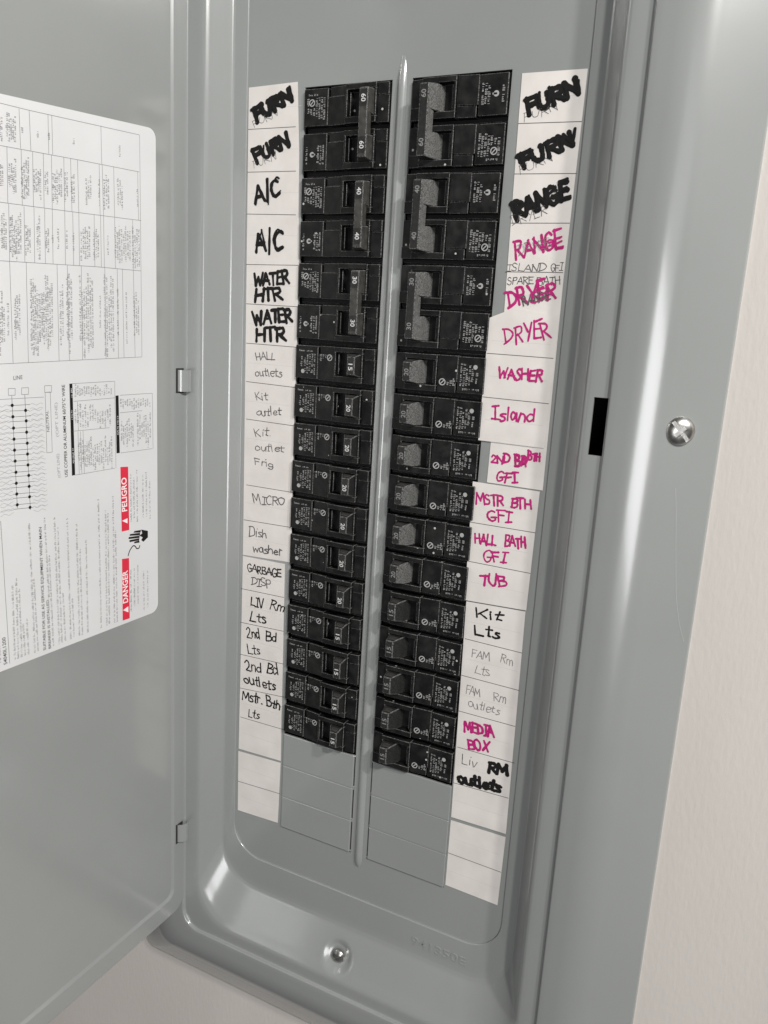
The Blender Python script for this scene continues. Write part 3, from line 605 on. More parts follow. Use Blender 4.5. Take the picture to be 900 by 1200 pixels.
GLYPH = {
    'A': (.72, [S((0, 0), (.34, 1)), S((.34, 1), (.66, 0)), S((.12, .38), (.58, .36))]),
    'B': (.66, [S((.06, 0), (.06, 1)), Cv((.04, 1), (.45, .96), (.50, .74), (.36, .56), (.08, .52)), Cv((.08, .52), (.52, .48), (.60, .22), (.42, .02), (.04, 0))]),
    'C': (.62, [Cv((.56, .86), (.38, 1), (.12, .8), (.06, .42), (.22, .04), (.58, .14))]),
    'D': (.70, [S((.08, 0), (.08, 1)), Cv((-.04, .98), (.36, .98), (.62, .62), (.5, .2), (.0, .0))]),
    'E': (.60, [S((.06, 0), (.06, 1)), S((.04, .98), (.52, 1)), S((.06, .52), (.46, .54)), S((.04, .02), (.54, 0))]),
    'F': (.58, [S((.08, -.04), (.06, 1)), S((.0, .98), (.54, 1)), S((.08, .54), (.46, .56))]),
    'G': (.70, [Cv((.58, .86), (.36, 1), (.1, .78), (.06, .36), (.28, .0), (.54, .1), (.56, .4)), S((.34, .42), (.66, .42))]),
    'H': (.68, [S((.06, 0), (.06, 1)), S((.58, 0), (.56, 1)), S((.06, .5), (.58, .54))]),
    'I': (.46, [S((.22, 0), (.22, 1)), S((.02, 1), (.44, 1)), S((.0, 0), (.44, 0))]),
    'K': (.60, [S((.06, 0), (.06, 1)), S((.52, .96), (.08, .44)), S((.16, .5), (.56, 0))]),
    'L': (.56, [S((.06, 1), (.04, .02)), S((.04, .02), (.52, 0))]),
    'M': (.84, [S((.02, 0), (.1, 1)), S((.1, 1), (.4, .3)), S((.4, .3), (.68, 1)), S((.68, 1), (.76, 0))]),
    'N': (.72, [S((.06, 0), (.06, 1)), S((.06, 1), (.58, .04)), S((.58, .0), (.62, 1))]),
    'O': (.68, [Cv((.32, 1), (.06, .78), (.06, .28), (.3, 0), (.56, .22), (.58, .74), (.32, 1))]),
    'P': (.60, [S((.08, -.02), (.06, 1)), Cv((.02, .98), (.42, .98), (.52, .74), (.4, .54), (.08, .48))]),
    'R': (.66, [S((.08, -.06), (.06, 1)), Cv((.0, .98), (.42, .98), (.52, .76), (.4, .56), (.1, .48)), S((.2, .5), (.60, 0))]),
    'S': (.58, [Cv((.50, .9), (.28, 1), (.08, .8), (.2, .56), (.46, .4), (.44, .1), (.2, 0), (.02, .12))]),
    'T': (.62, [S((.3, 0), (.3, 1)), S((.0, .98), (.60, 1))]),
    'U': (.68, [Cv((.06, 1), (.06, .4), (.22, .02), (.46, .06), (.56, .5), (.58, 1))]),
    'V': (.62, [S((.02, 1), (.28, 0)), S((.28, 0), (.58, 1))]),
    'W': (.90, [S((.02, 1), (.2, 0)), S((.2, 0), (.42, .7)), S((.42, .7), (.62, 0)), S((.62, 0), (.84, 1))]),
    'X': (.62, [S((.02, 1), (.56, 0)), S((.56, 1), (.02, 0))]),
    'Y': (.62, [S((.02, 1), (.28, .5)), S((.58, 1), (.24, -.08))]),
    'a': (.54, [Cv((.44, .56), (.2, .62), (.06, .3), (.18, .02), (.38, .14), (.45, .54)), S((.45, .58), (.48, 0))]),
    'd': (.56, [Cv((.42, .5), (.2, .58), (.06, .28), (.2, .02), (.42, .16)), S((.46, 1.02), (.46, 0))]),
    'e': (.50, [Cv((.06, .32), (.42, .36), (.36, .6), (.14, .58), (.06, .24), (.22, 0), (.46, .1))]),
    'h': (.54, [S((.08, 1.02), (.06, 0)), Cv((.06, .34), (.22, .6), (.42, .5), (.44, 0))]),
    'i': (.28, [S((.12, .6), (.12, 0)), S((.13, .84), (.15, .88))]),
    'l': (.26, [S((.1, 1.02), (.1, 0))]),
    'm': (.78, [S((.06, .6), (.06, 0)), Cv((.06, .4), (.2, .62), (.36, .5), (.36, 0)), Cv((.36, .4), (.5, .62), (.66, .5), (.68, 0))]),
    'n': (.54, [S((.06, .62), (.06, 0)), Cv((.06, .36), (.22, .62), (.42, .5), (.44, 0))]),
    'g': (.54, [Cv((.44, .56), (.2, .62), (.06, .34), (.2, .08), (.44, .2)), Cv((.45, .6), (.46, .0), (.3, -.3), (.06, -.2))]),
    'o': (.52, [Cv((.26, .62), (.06, .46), (.08, .12), (.28, 0), (.46, .2), (.42, .52), (.24, .62))]),
    'r': (.44, [S((.08, .62), (.08, 0)), Cv((.08, .36), (.2, .6), (.4, .56))]),
    's': (.44, [Cv((.38, .56), (.2, .62), (.1, .46), (.28, .32), (.36, .14), (.2, 0), (.04, .06))]),
    't': (.42, [S((.2, .96), (.18, .06)), S((.18, .06), (.34, 0)), S((.0, .62), (.4, .64))]),
    'u': (.54, [Cv((.06, .6), (.08, .12), (.26, .0), (.42, .16), (.44, .58)), S((.44, .6), (.47, 0))]),
    'v': (.48, [S((.02, .6), (.2, 0)), S((.2, 0), (.42, .6))]),
    'w': (.70, [S((.02, .6), (.16, 0)), S((.16, 0), (.32, .48)), S((.32, .48), (.48, 0)), S((.48, 0), (.64, .6))]),
    '2': (.58, [Cv((.04, .8), (.22, 1), (.46, .84), (.36, .5), (.04, .04)), S((.04, .04), (.54, .0))]),
    '/': (.46, [S((.24, 1.12), (.16, -.14))]),
    '.': (.26, [S((.1, .02), (.12, .04))]),
    ' ': (.4, []),
}


def write_word(mb, text, x0, z0, x1, z1, h, w, put, mat, lift, seed):
    rng = random.Random(seed)
    adv = sum(GLYPH[c][0] for c in text)
    if len(text) > 1:
        adv -= 0.06
    dx, dz = x1 - x0, z1 - z0
    ln = math.hypot(dx, dz)
    vx, vz = -dz / ln * .9, dx / ln           # letters stand square to their sloping line
    u = 0.0
    k = 0
    for c in text:
        a, st = GLYPH[c]
        jt = .45 if w > 1.9 else 1.0                # a broad marker is steadier
        jy = rng.uniform(-.09, .09) * jt
        js = 1 + rng.uniform(-.16, .13) * jt
        sl = rng.uniform(-.14, .14)
        for curved, pts in st:
            pp = []
            for px, py in pts:
                px += rng.uniform(-.05, .05) * jt
                py = py * js + rng.uniform(-.05, .05) * jt
                t = (u + px + sl * py) / adv
                pp.append((x0 + dx * t + vx * h * (py + jy), z0 + dz * t + vz * h * (py + jy)))
            if curved:
                pp = smooth_path(pp)
            else:
                q = []
                for i in range(len(pp) - 1):
                    for j in range(4):
                        s = j / 4
                        q.append((pp[i][0] * (1 - s) + pp[i + 1][0] * s, pp[i][1] * (1 - s) + pp[i + 1][1] * s))
                pp = q + [pp[-1]]
            ribbon(mb, pp, w * rng.uniform(.88, 1.12), put, mat, lift + 0.03 + 0.012 * k, rng)
            k += 1
        u += a


# --- type set with the built-in font ------------------------------------------
_cache = {}


def type_mesh(text, bold=0.0):
    key = (text, bold)
    if key not in _cache:
        cu = bpy.data.curves.new('type', 'FONT')
        cu.body = text
        cu.offset = bold
        cu.resolution_u = 3
        o = bpy.data.objects.new('type', cu)
        COL.objects.link(o)
        dg = bpy.context.evaluated_depsgraph_get()
        me = bpy.data.meshes.new_from_object(o.evaluated_get(dg))
        vs = [tuple(v.co) for v in me.vertices]
        fs = [list(p.vertices) for p in me.polygons]
        bpy.data.objects.remove(o)
        bpy.data.meshes.remove(me)
        bpy.data.curves.remove(cu)
        x0 = min(v[0] for v in vs)
        x1 = max(v[0] for v in vs)
        hcap = 0.70
        _cache[key] = ([((v[0] - x0) / (x1 - x0), v[1] / hcap) for v in vs], fs)
    return _cache[key]


def set_type(mb, text, put, mat, bold=0.0):
    """put(t, h): t runs 0..1 along the line, h 0..1 over the cap height"""
    vs, fs = type_mesh(text, bold)
    mb.add([put(a, b) for a, b in vs], fs, mat)


def micro_line(mb, put, length, h, mat, rng, pitch=0.95):
    """one line of print far too small to read: rows of tiny letter-like marks. put(along, across)"""
    a = 0.0
    while a < length - pitch:
        for _ in range(rng.randint(2, 8)):
            if a > length - pitch:
                break
            cw = pitch * rng.uniform(.45, .75)
            top = h * rng.choice((.62, .7, 1, 1))
            st = h * .22
            kind = rng.randint(0, 3)
            bars = []
            bars.append((a, a + cw * .3, 0, top))
            if kind != 0:
                bars.append((a + cw * .7, a + cw, 0, top * rng.choice((.6, 1))))
            if kind in (1, 2):
                bars.append((a + cw * .3, a + cw * .7, top - st, top))
            if kind in (2, 3):
                bars.append((a + cw * .3, a + cw * .7, 0, st))
            for p0, p1, q0, q1 in bars:
                mb.quad([put(p0, q0), put(p1, q0), put(p1, q1), put(p0, q1)], mat)
            a += pitch
        a += pitch * .8


def disc(mb, put, cx, cy, r, mat, n=16, r0=0.0):
    if r0 <= 0:
        mb.quad([put(cx + r * math.cos(2 * math.pi * i / n), cy + r * math.sin(2 * math.pi * i / n)) for i in range(n)], mat)
    else:
        for i in range(n):
            a, b = 2 * math.pi * i / n, 2 * math.pi * (i + 1) / n
            mb.quad([put(cx + q * math.cos(t), cy + q * math.sin(t)) for q, t in ((r0, a), (r, a), (r, b), (r0, b))], mat)


def seg(mb, put, x0, y0, x1, y1, w, mat):
    l = math.hypot(x1 - x0, y1 - y0) or 1
    nx, ny = -(y1 - y0) / l * w / 2, (x1 - x0) / l * w / 2
    mb.quad([put(x0 + nx, y0 + ny), put(x1 + nx, y1 + ny), put(x1 - nx, y1 - ny), put(x0 - nx, y0 - ny)], mat)


# ------------------------------------------------------------------ the wall round the panel
mb = MB()
W0, W1, Z0, Z1 = -2200, 2400, -1500, 950
hx0, hx1, hz0, hz1 = -182, 182, -652, 232
for a, b, c, d in ((W0, hx0, Z0, Z1), (hx1, W1, Z0, Z1), (hx0, hx1, Z0, hz0), (hx0, hx1, hz1, Z1)):
    mb.quad([(a, 0, c), (b, 0, c), (b, 0, d), (a, 0, d)], M_WALL)
    
wall = mb.build('wall', recalc=False)
wall['kind'] = 'structure'

# ------------------------------------------------------------------ electrical panel
panel = thing('electrical_panel', 'grey steel breaker panel set in the wall, its door swung open on the left',
              'breaker panel', (0, 0, -650))
PZ = 650.0        # parts are placed in wall coordinates; the panel's empty sits at its bottom edge
OFF = (0, 0, PZ)

# -- trim frame: (side offset, bottom offset, y, corner radius), swept as rounded rings
PROF = [(0, 0, -0.05, 25), (0, 0, -0.8, 25), (0.5, .5, -1.3, 25.4), (5, 19, -1.75, 29), (8.6, 23.5, -2.2, 31),
        (10.2, 27, -3.1, 32.5), (11.5, 31, -5.0, 33), (13.6, 38, -8.2, 34), (15.7, 45, -11.4, 35), (17.4, 50.5, -14.0, 35),
        (18.8, 54.5, -16.2, 34.5), (20.4, 57.5, -17.7, 33), (22.4, 59.5, -18.3, 31), (25.0, 61.0, -18.38, 30), (26.2, 62.0, -18.4, 28.5), (32.6, 67.6, -18.45, 15.5),
        (33.1, 68.2, -18.5, 15), (33.4, 68.5, -19.2, 15), (33.4, 68.5, -19.9, 15), (33.7, 68.8, -20.5, 15.2), (34.5, 69.6, -20.85, 16),
        (38, 73, -20.95, 17)]
for k in range(0, 12):                                  # the rolled shoulder of the trim: an arc up to 31 degrees
    d = 43.5 + 2.0 * k
    PROF.append((d, d + 35, -21.0 + 42.7 - math.sqrt(42.7 ** 2 - (d - 43.5) ** 2), 18 - .25 * k))
PROF += [(76, 111, -9.6, 12), (87.6, 122.4, -3.3, 9), (88.6, 123.4, -2.4, 9), (88.9, 123.7, -1.4, 9), (88.9, 123.7, -0.02, 9)]
SIDE, ZT, ZB = 108.5, 100.0, -543.0
XR = (-169.6, -200.6)
XB = [40 - 2.5 * i for i in range(33)]
prof = []
for i in range(len(PROF) - 1):
    a, b = PROF[i], PROF[i + 1]
    k = 3 if 4 <= i <= 11 else 1
    for j in range(k):
        prof.append(tuple(a[c] * (1 - j / k) + b[c] * j / k for c in range(4)))
prof.append(PROF[-1])
rings = [ring(SIDE + a, ZT + b, ZB - b, r, y, 12, XR, XB) for a, b, y, r in prof]
SCX, SCZ = -7.0, -588.5
rr = []
for r in rings:
    q = []
    for x, y, z in r:
        if z < -540:
            d = math.hypot(x - SCX, (z - SCZ) * 1.0)
            t = max(0.0, min(1.0, (12.0 - d) / 6.0))
            y += 3.2 * t * t * (3 - 2 * t)
        q.append((x, y, z))
    rr.append(q)
rings = rr
mb = MB()
n = len(rings[0])
ia = [i for i, p in enumerate(rings[0]) if abs(p[0] - SIDE) < 1e-6 and abs(p[2] - XR[0]) < 1e-6][0]
ring_hole = [i for i, p in enumerate(prof) if p[0] == 25.0][0]
V, F = [], []
for r in rings:
    V += r
for k in range(len(rings) - 1):
    for i in range(n):
        j = (i + 1) % n
        if k in (ring_hole, ring_hole + 1) and i == ia:
            continue                                   # the latch slot: a real hole
        F.append([k * n + i, k * n + j, (k + 1) * n + j, (k + 1) * n + i])
mb.add(V, F, M_PAINT)
LA, LB = rings[ring_hole], rings[ring_hole + 2]
q = [LA[ia], LA[ia + 1], LB[ia + 1], LB[ia]]
for i in range(4):                                     # sheet thickness round the latch slot
    a, c = q[i], q[(i + 1) % 4]
    mb.quad([a, c, (c[0], c[1] + 1.5, c[2]), (a[0], a[1] + 1.5, a[2])], M_PAINT)
frame = mb.build('trim_frame', panel, smooth=True, loc=OFF)
wn = frame.modifiers.new('wn', 'WEIGHTED_NORMAL')
wn.keep_sharp = True

# -- dead front with the two breaker openings
mb = MB()
OX0, OX1 = 6.4, 66.0
ZO = -508.6
xs = [-114, -OX1, -OX0, OX0, OX1, 114]
zs = [ZB - 6, ZO, 0.15, ZT + 6]
for i in range(5):
    for j in range(3):
        if j == 1 and i in (1, 3):
            continue
        mb.quad([(xs[i], 0, zs[j]), (xs[i + 1], 0, zs[j]), (xs[i + 1], 0, zs[j + 1]), (xs[i], 0, zs[j + 1])], M_PAINT)
for sx in (-1, 1):                                     # returned edges of the openings
    a, b = sx * OX0, sx * OX1
    for p, q in (((a, ZO), (a, .15)), ((b, ZO), (b, .15)), ((a, .15), (b, .15)), ((a, ZO), (b, ZO))):
        mb.quad([(p[0], 0, p[1]), (q[0], 0, q[1]), (q[0], 1.6, q[1]), (p[0], 1.6, p[1])], M_PAINT)
mb.build('dead_front', panel, recalc=False, loc=OFF)

# -- pressed rib between the columns
mb = MB()
NS = 9
prof_r = [(-3.0 + 6.0 * i / (NS - 1)) for i in range(NS)]
stations = [(12.5, 0), (10, .22), (6, .6), (1, .9), (-6, 1)] + [(-25.4 * k, 1) for k in range(1, 20)] + [(-508, 1), (-513, .9), (-516, .5), (-518, 0)]
V, F = [], []
for z, s in stations:
    for x in prof_r:
        t = max(0, 1 - (x / 3.0) ** 2)
        V.append((x * (0.3 + .7 * s), -0.02 - 2.1 * s * t ** .8, z))
for k in range(len(stations) - 1):
    for i in range(NS - 1):
        F.append([k * NS + i, k * NS + i + 1, (k + 1) * NS + i + 1, (k + 1) * NS + i])
mb.add(V, F, M_PAINT)
mb.build('center_rib', panel, smooth=True, loc=OFF)

# -- filler plates closing the empty slots
def plate_mesh(sx):
    mb = MB()
    a, b = sorted((sx * (OX0 + 1.0), sx * (OX1 - .10)))
    mb.box(a, b, -1.0, 1.2, -25.37, -0.03, M_PAINT)
    a, b = sorted((sx * OX0, sx * (OX0 + 1.15)))       # the uncut tabs that still hold the plate
    mb.box(a, b, -0.12, 1.0, -25.35, -23.9, M_PAINT)
    mb.box(a, b, -0.12, 1.0, -1.5, -0.05, M_PAINT)
    return mb
for sx in (-1, 1):
    for k in (17, 18, 19):
        o = plate_mesh(sx).build('filler_plate', panel, bevel=.9, seg=3, loc=(0, 0, PZ - 25.4 * k))

# -- the tub behind
mb = MB()
x0, x1, y0, y1, z0, z1 = -178, 178, 2.5, 95, -645, 225
mb.quad([(x0, y1, z0), (x1, y1, z0), (x1, y1, z1), (x0, y1, z1)], M_CAVITY)
mb.quad([(x0, y0, z0), (x0, y1, z0), (x0, y1, z1), (x0, y0, z1)], M_CAVITY)
mb.quad([(x1, y0, z0), (x1, y1, z0), (x1, y1, z1), (x1, y0, z1)], M_CAVITY)
mb.quad([(x0, y0, z0), (x1, y0, z0), (x1, y1, z0), (x0, y1, z0)], M_CAVITY)
mb.quad([(x0, y0, z1), (x1, y0, z1), (x1, y1, z1), (x0, y1, z1)], M_CAVITY)
mb.build('enclosure', panel, recalc=False, loc=OFF)

# -- stamped part number on the lower band
mb = MB()
def put_e(t, h):
    return (46 + 41 * t, -1.78 - 0.16, -560.6 + 6.2 * h)
vs, fs = type_mesh('941350E', 0.012)
top = [put_e(a, b) for a, b in vs]
b0 = len(top)
edges = {}
for f in fs:
    for i in range(len(f)):
        e = (f[i], f[(i + 1) % len(f)])
        edges[e] = 1
side = [[a, b, b + b0, a + b0] for (a, b) in edges if (b, a) not in edges]
mb.add(top + [(x * 1.0, y + 0.8, z) for x, y, z in top], fs + side, M_PAINT)
mb.build('stamped_number', panel, loc=OFF)


# -- a long thin scratch down the right flange
mb = MB()
fl = lambda x: (-14.9 + (x - 174.0) * .5048 if x < 184.5 else -9.6 + (x - 184.5) * .543) - .14
SCR = smooth_path([(179.9, -213.5), (182.0, -229), (183.8, -244.9), (185.6, -259), (187.6, -273.6), (190.8, -288.2), (194.4, -299.0)], 5)
for a, c in zip(SCR, SCR[1:]):
    mb.quad([(a[0] - .09, fl(a[0] - .09), a[1]), (a[0] + .09, fl(a[0] + .09), a[1]), (c[0] + .09, fl(c[0] + .09), c[1]), (c[0] - .09, fl(c[0] - .09), c[1])], M_SCR)
mb.build('scratch', panel, recalc=False, loc=OFF)

# -- screws
def dome_screw(name, loc, axis, r, h, ang, cross=True):
    mb = MB()
    N, K = 40, 9
    V, F = [], []
    sw = r * .13
    for k in range(K + 1):
        t = k / K
        rad = r * math.cos(t * math.pi / 2) ** .75 if k < K else 0.0
        zz = h * (0.22 + .78 * math.sin(t * math.pi / 2))
        for i in range(N):
            a = 2 * math.pi * i / N
            V.append((max(rad, .02) * math.cos(a), max(rad, .02) * math.sin(a), zz))
    V += [(r * 1.0 * math.cos(2 * math.pi * i / N), r * 1.0 * math.sin(2 * math.pi * i / N), 0) for i in range(N)]
    for k in range(K):
        for i in range(N):
            j = (i + 1) % N
            F.append([k * N + i, k * N + j, (k + 1) * N + j, (k + 1) * N + i])
    b = (K + 1) * N
    for i in range(N):
        j = (i + 1) % N
        F.append([b + i, b + j, j, i])
    F.append([K * N + i for i in range(N)])
    F.append([b + i for i in range(N)])
    mb.add(V, F, M_ZINC)
    o = mb.build(name, None, smooth=True)
    # cut the combination recess
    L = r * .84
    ca, sa = math.cos(ang), math.sin(ang)

    def rp(x, y, z):
        return (x * ca - y * sa, x * sa + y * ca, z)
    for (lx, ly, d) in ((L, sw, h * .58), (sw * 1.4, L * .5, h * .5)):
        cut = MB()
        cut.hexa([rp(-lx, -ly, d), rp(lx, -ly, d), rp(lx, ly, d), rp(-lx, ly, d),
                  rp(-lx, -ly, h * 2), rp(lx, -ly, h * 2), rp(lx, ly, h * 2), rp(-lx, ly, h * 2)], M_SLOT)
        c = cut.build('cutter')
        md = o.modifiers.new('cut', 'BOOLEAN')
        md.object = c
        md.operation = 'DIFFERENCE'
        md.solver = 'EXACT'
        bpy.context.view_layer.update()
        dg = bpy.context.evaluated_depsgraph_get()
        me = bpy.data.meshes.new_from_object(o.evaluated_get(dg))
        o.modifiers.clear()
        o.data = me
        bpy.data.objects.remove(c)
        if not cross:
            break
    o.parent = panel
    me.polygons.foreach_set('use_smooth', [True] * len(me.polygons))
    me.set_sharp_from_angle(angle=math.radians(35))
    q = Vector((0, 0, 1)).rotation_difference(Vector(axis).normalized())
    o.rotation_mode = 'QUATERNION'
    o.rotation_quaternion = q
    o.location = (Vector(loc) + Vector(OFF)) * MM
    return o


s = dome_screw('screw', (177.6, -11.3, -183.6), (.34, -.94, 0), 7.7, 5.0, math.radians(-28))
s['label'] = 'large domed zinc screw in the right flange of the frame'
s = dome_screw('screw', (SCX, -8.6, SCZ), (0.05, -.98, .05), 5.2, 3.6, math.radians(30), False)
s['label'] = 'small slotted screw sunk in a dimple below the dead front'

# ------------------------------------------------------------------ door
AL = math.radians(87)
HX, HY = -142.0, -20.0
dvec = Vector((-math.cos(AL), -math.sin(AL), 0))
nvec = Vector((math.sin(AL), -math.cos(AL), 0))


def dpt(s, z, t=0.0):
    p = Vector((HX, HY, 0)) + dvec * s + nvec * t
    return (p.x, p.y, z)


DW, DZT, DZB = 284.0, 152.0, -594.0
def dring(ins, insb, r, t, n=8):
    s0, s1 = -0.9 + ins, DW - ins
    z1, z0 = DZT - insb, DZB + insb
    p = []
    for cx, cz, a0 in ((s1 - r, z1 - r, 90), (s1 - r, z0 + r, 0), (s0 + r, z0 + r, -90), (s0 + r, z1 - r, 180)):
        for i in range(n + 1):
            a = math.radians(a0 - 90 * i / n)
            s, z = cx + r * math.cos(a), cz + r * math.sin(a)
            z -= 0.05 * s * max(0.0, (DZT - z) / (DZT - DZB)) ** 2       # the door has sagged a little
            p.append(dpt(s, z, t))
    return p
DR = [(0, 0, 11, -9.0), (0, 0, 11, -0.8), (.25, .25, 11, -.25), (.9, .9, 10.5, 0), (11, 14.5, 7, 0), (11.5, 15, 7, -.1), (12.6, 16.6, 6.5, -1.3), (13.2, 17.3, 6.5, -1.4)]
mb = MB()
rg = [dring(*q) for q in DR]
n = len(rg[0])
V, F = [], []
for r in rg:
    V += r
for k in range(len(rg) - 1):
    for i in range(n):
        j = (i + 1) % n
        F.append([k * n + i, k * n + j, (k + 1) * n + j, (k + 1) * n + i])
F.append([(len(rg) - 1) * n + i for i in range(n)])
b = len(V)
V += dring(1.2, 1.2, 10, -9.0)
for i in range(n):
    j = (i + 1) % n
    F.append([i, j, b + j, b + i])
b2 = len(V)
V += dring(1.2, 1.2, 10, -2.6)
for i in range(n):
    j = (i + 1) % n
    F.append([b + i, b + j, b2 + j, b2 + i])
F.append([b2 + i for i in range(n)])
mb.add(V, F, M_PAINT)
door = mb.build('door', panel, smooth=True, loc=OFF)
door['label'] = 'open grey door with a white safety sticker on its inside'
wn = door.modifiers.new('wn', 'WEIGHTED_NORMAL')
door.data.set_sharp_from_angle(angle=math.radians(50))

# -- the sticker on the door, with everything printed on it
TS = -1.4
mb = MB()
def dput(t):
    return lambda s, z: dpt(s, z, TS + t)
cz = lambda s: (-29.6 - 0.066 * (s - 25), -341.2 - 0.016 * (s - 25))
s0, s1, rc = 24.6, 262.0, 6.0
pts = []
for cs, top, a0 in ((s1, True, 90), (s1, False, 0), (s0, False, -90), (s0, True, 180)):
    for i in range(7):
        a = math.radians(a0 - 15 * i)
        ds, dz = rc * math.cos(a), rc * math.sin(a)
        ss = (cs - rc if cs == s1 else cs + rc) + ds
        zt, zb = cz(ss)
        pts.append((ss, (zt - rc if top else zb + rc) + dz))
top = [dpt(s, z, TS + .14) for s, z in pts]
bot = [dpt(s, z, TS + .02) for s, z in pts]
N = len(pts)
mb.add(top + bot, [list(range(N))] + [[i, (i + 1) % N, N + (i + 1) % N, N + i] for i in range(N)], M_STICK)
P1, P2, P3 = dput(.19), dput(.24), dput(.29)
for a in DOOR_LINES:
    seg(mb, P1, *a[:4], max(a[4] * .62, .2), M_GREYINK)
for i, (s, z) in enumerate(DOTS):
    disc(mb, P2, s, z, 0.95, M_BLACK, 12)
for i, a in enumerate(RUNGS):
    seg(mb, P1, *a, .24, M_GREYINK)
    for e, dr in ((0, 1), (2, -1)):                     # wavy wire ends of each rung, and one between
        for dzz in (0, -2.4):
            sg = a[e]
            q = []
            for k in range(9):
                q.append((sg + dr * k * 1.05, a[e + 1] + dzz + 0.55 * math.sin(k * 1.2 + i * .4)))
            for k in range(8):
                seg(mb, P1, *q[k], *q[k + 1], .2, M_FAINT)
for c, q in BARS:
    mb.quad([P1(*p) for p in q], M_BLACK if c == 'k' else M_RED)
for q in TRI:
    mb.quad([P2(*p) for p in q], M_PINKW)
for q in HAND:
    mb.quad([P1(*p) for p in q], M_BLACK)
ribbon(mb, smooth_path(WIRE, 4), .75, lambda a, b, l: dpt(a, b, TS + .19 + l), M_BLACK, 0.0)
INK = {'k': M_BLACK, 'w': M_PINKW, 'g': M_GREYINK, 'f': M_FAINT}
for txt, sa, za, sb, zb, h, c in TEXTS:
    wide = c == 'w'
    set_type(mb, txt, lambda t, q, sa=sa, za=za, sb=sb, zb=zb, h=h: P2(sa + (sb - sa) * t + h * q * (1 if True else 0), za + (zb - za) * t),
             INK[c], 0.02 if wide else (0.003 if c == 'k' else 0))
set_type(mb, 'LINE', lambda t, q: P2(130.4 - 5.6 * t, -179.1 + .4 * t + 2.2 * q), M_GREYINK)
rng = random.Random(11)
def mic(sa, za, sb, zb, h=1.2, mat=M_GREYINK):
    l = math.hypot(sb - sa, zb - za)
    ux, uz = (sb - sa) / l, (zb - za) / l
    micro_line(mb, lambda a, q: P1(sa + ux * a + q * uz * 1.0, za + uz * a - q * ux), l, h, mat, rng, .95)
for a in MICRO:
    mic(*a)
for sa, z0_, z1_ in ((93.4, -190, -184), (93.4, -203, -197), (93.4, -229, -219), (58.9, -215, -202)):   # reversed-out headings
    micro_line(mb, lambda a, q: P2(sa - .35 - q, z0_ + a), abs(z1_ - z0_), 1.2, M_STICK, rng, .95)
s = 152.0
while s < 254:                                          # the rest of the sheet, nearer the door's free edge
    for za, zb in ((-334, -262), (-250, -186), (-168, -112), (-104, -44)):
        mic(s, za + rng.uniform(0, 8), s, zb - rng.uniform(0, 14))
    s += rng.choice((2.6, 2.6, 2.6, 6))
st = mb.build('safety_sticker', door, recalc=False)
st['label'] = 'large white printed sticker with red DANGER and PELIGRO bars'

# -- hinge knuckles
for zc in (-182.6, -526.5):
    mb = MB()
    mb.quad([dpt(1.2, zc - 8.3, .06), dpt(8.6, zc - 8.3, .06), dpt(8.6, zc + 8.3, .06), dpt(1.2, zc + 8.3, .06)], M_CAVITY)
    mb.build('hinge_slot', door, recalc=False)
for zc in (-182.6, -526.5):
    mb = MB()
    N = 9
    V, F = [], []
    for r in (6.0, 5.1):
        for zz in (-7.2, 7.2):
            for i in range(N):
                a = math.radians(-165 + 190 * i / (N - 1))
                V.append((-144.2 + r * math.cos(a) * 1.1, -21.0 + r * math.sin(a), zc + zz))
    for i in range(N - 1):
        F.append([i, i + 1, N + i + 1, N + i])
        F.append([2 * N + i, 2 * N + i + 1, 3 * N + i + 1, 3 * N + i])
        F.append([i, i + 1, 2 * N + i + 1, 2 * N + i])
        F.append([N + i, N + i + 1, 3 * N + i + 1, 3 * N + i])
    for i in (0, N - 1):
        F.append([i, N + i, 3 * N + i, 2 * N + i])
    mb.add(V, F, M_PAINT)
    o = mb.build('hinge_knuckle', panel, smooth=True, loc=OFF)
    o.data.set_sharp_from_angle(angle=math.radians(50))

# ------------------------------------------------------------------ paper strips and handwriting
HAND_MAT = {'k': M_BLACK, 'g': M_PEN, 'p': M_PENCIL, 'm': M_MAG}
HAND_COL = {'k': 'black', 'g': 'thin black', 'p': 'faint grey', 'm': 'magenta'}
STRIP_Y = {'L1': -.30, 'L2': -.30, 'L3': -.30, 'R1': -.30, 'R2': -.85, 'R3': -.85, 'R4': -.42, 'R5': -.30}
STRIP_LABEL = {
    'L1': 'long white paper strip left of the breakers, from FURN down to Dish washer',
    'L2': 'white paper strip at lower left, from GARBAGE DISP down to an empty cell',
    'L3': 'short blank paper strip at the foot of the left column',
    'R1': 'white paper strip at upper right, starting with two black FURN cells',
    'R2': 'white paper strip pasted over at right, reading DRYER, WASHER and Island in magenta',
    'R3': 'white paper strip at right, reading MSTR BTH, HALL BATH and TUB in magenta',
    'R4': 'white paper strip at lower right, from Kit Lts down to an empty cell',
    'R5': 'short blank paper strip at the foot of the right column'}
SHEETS = {}
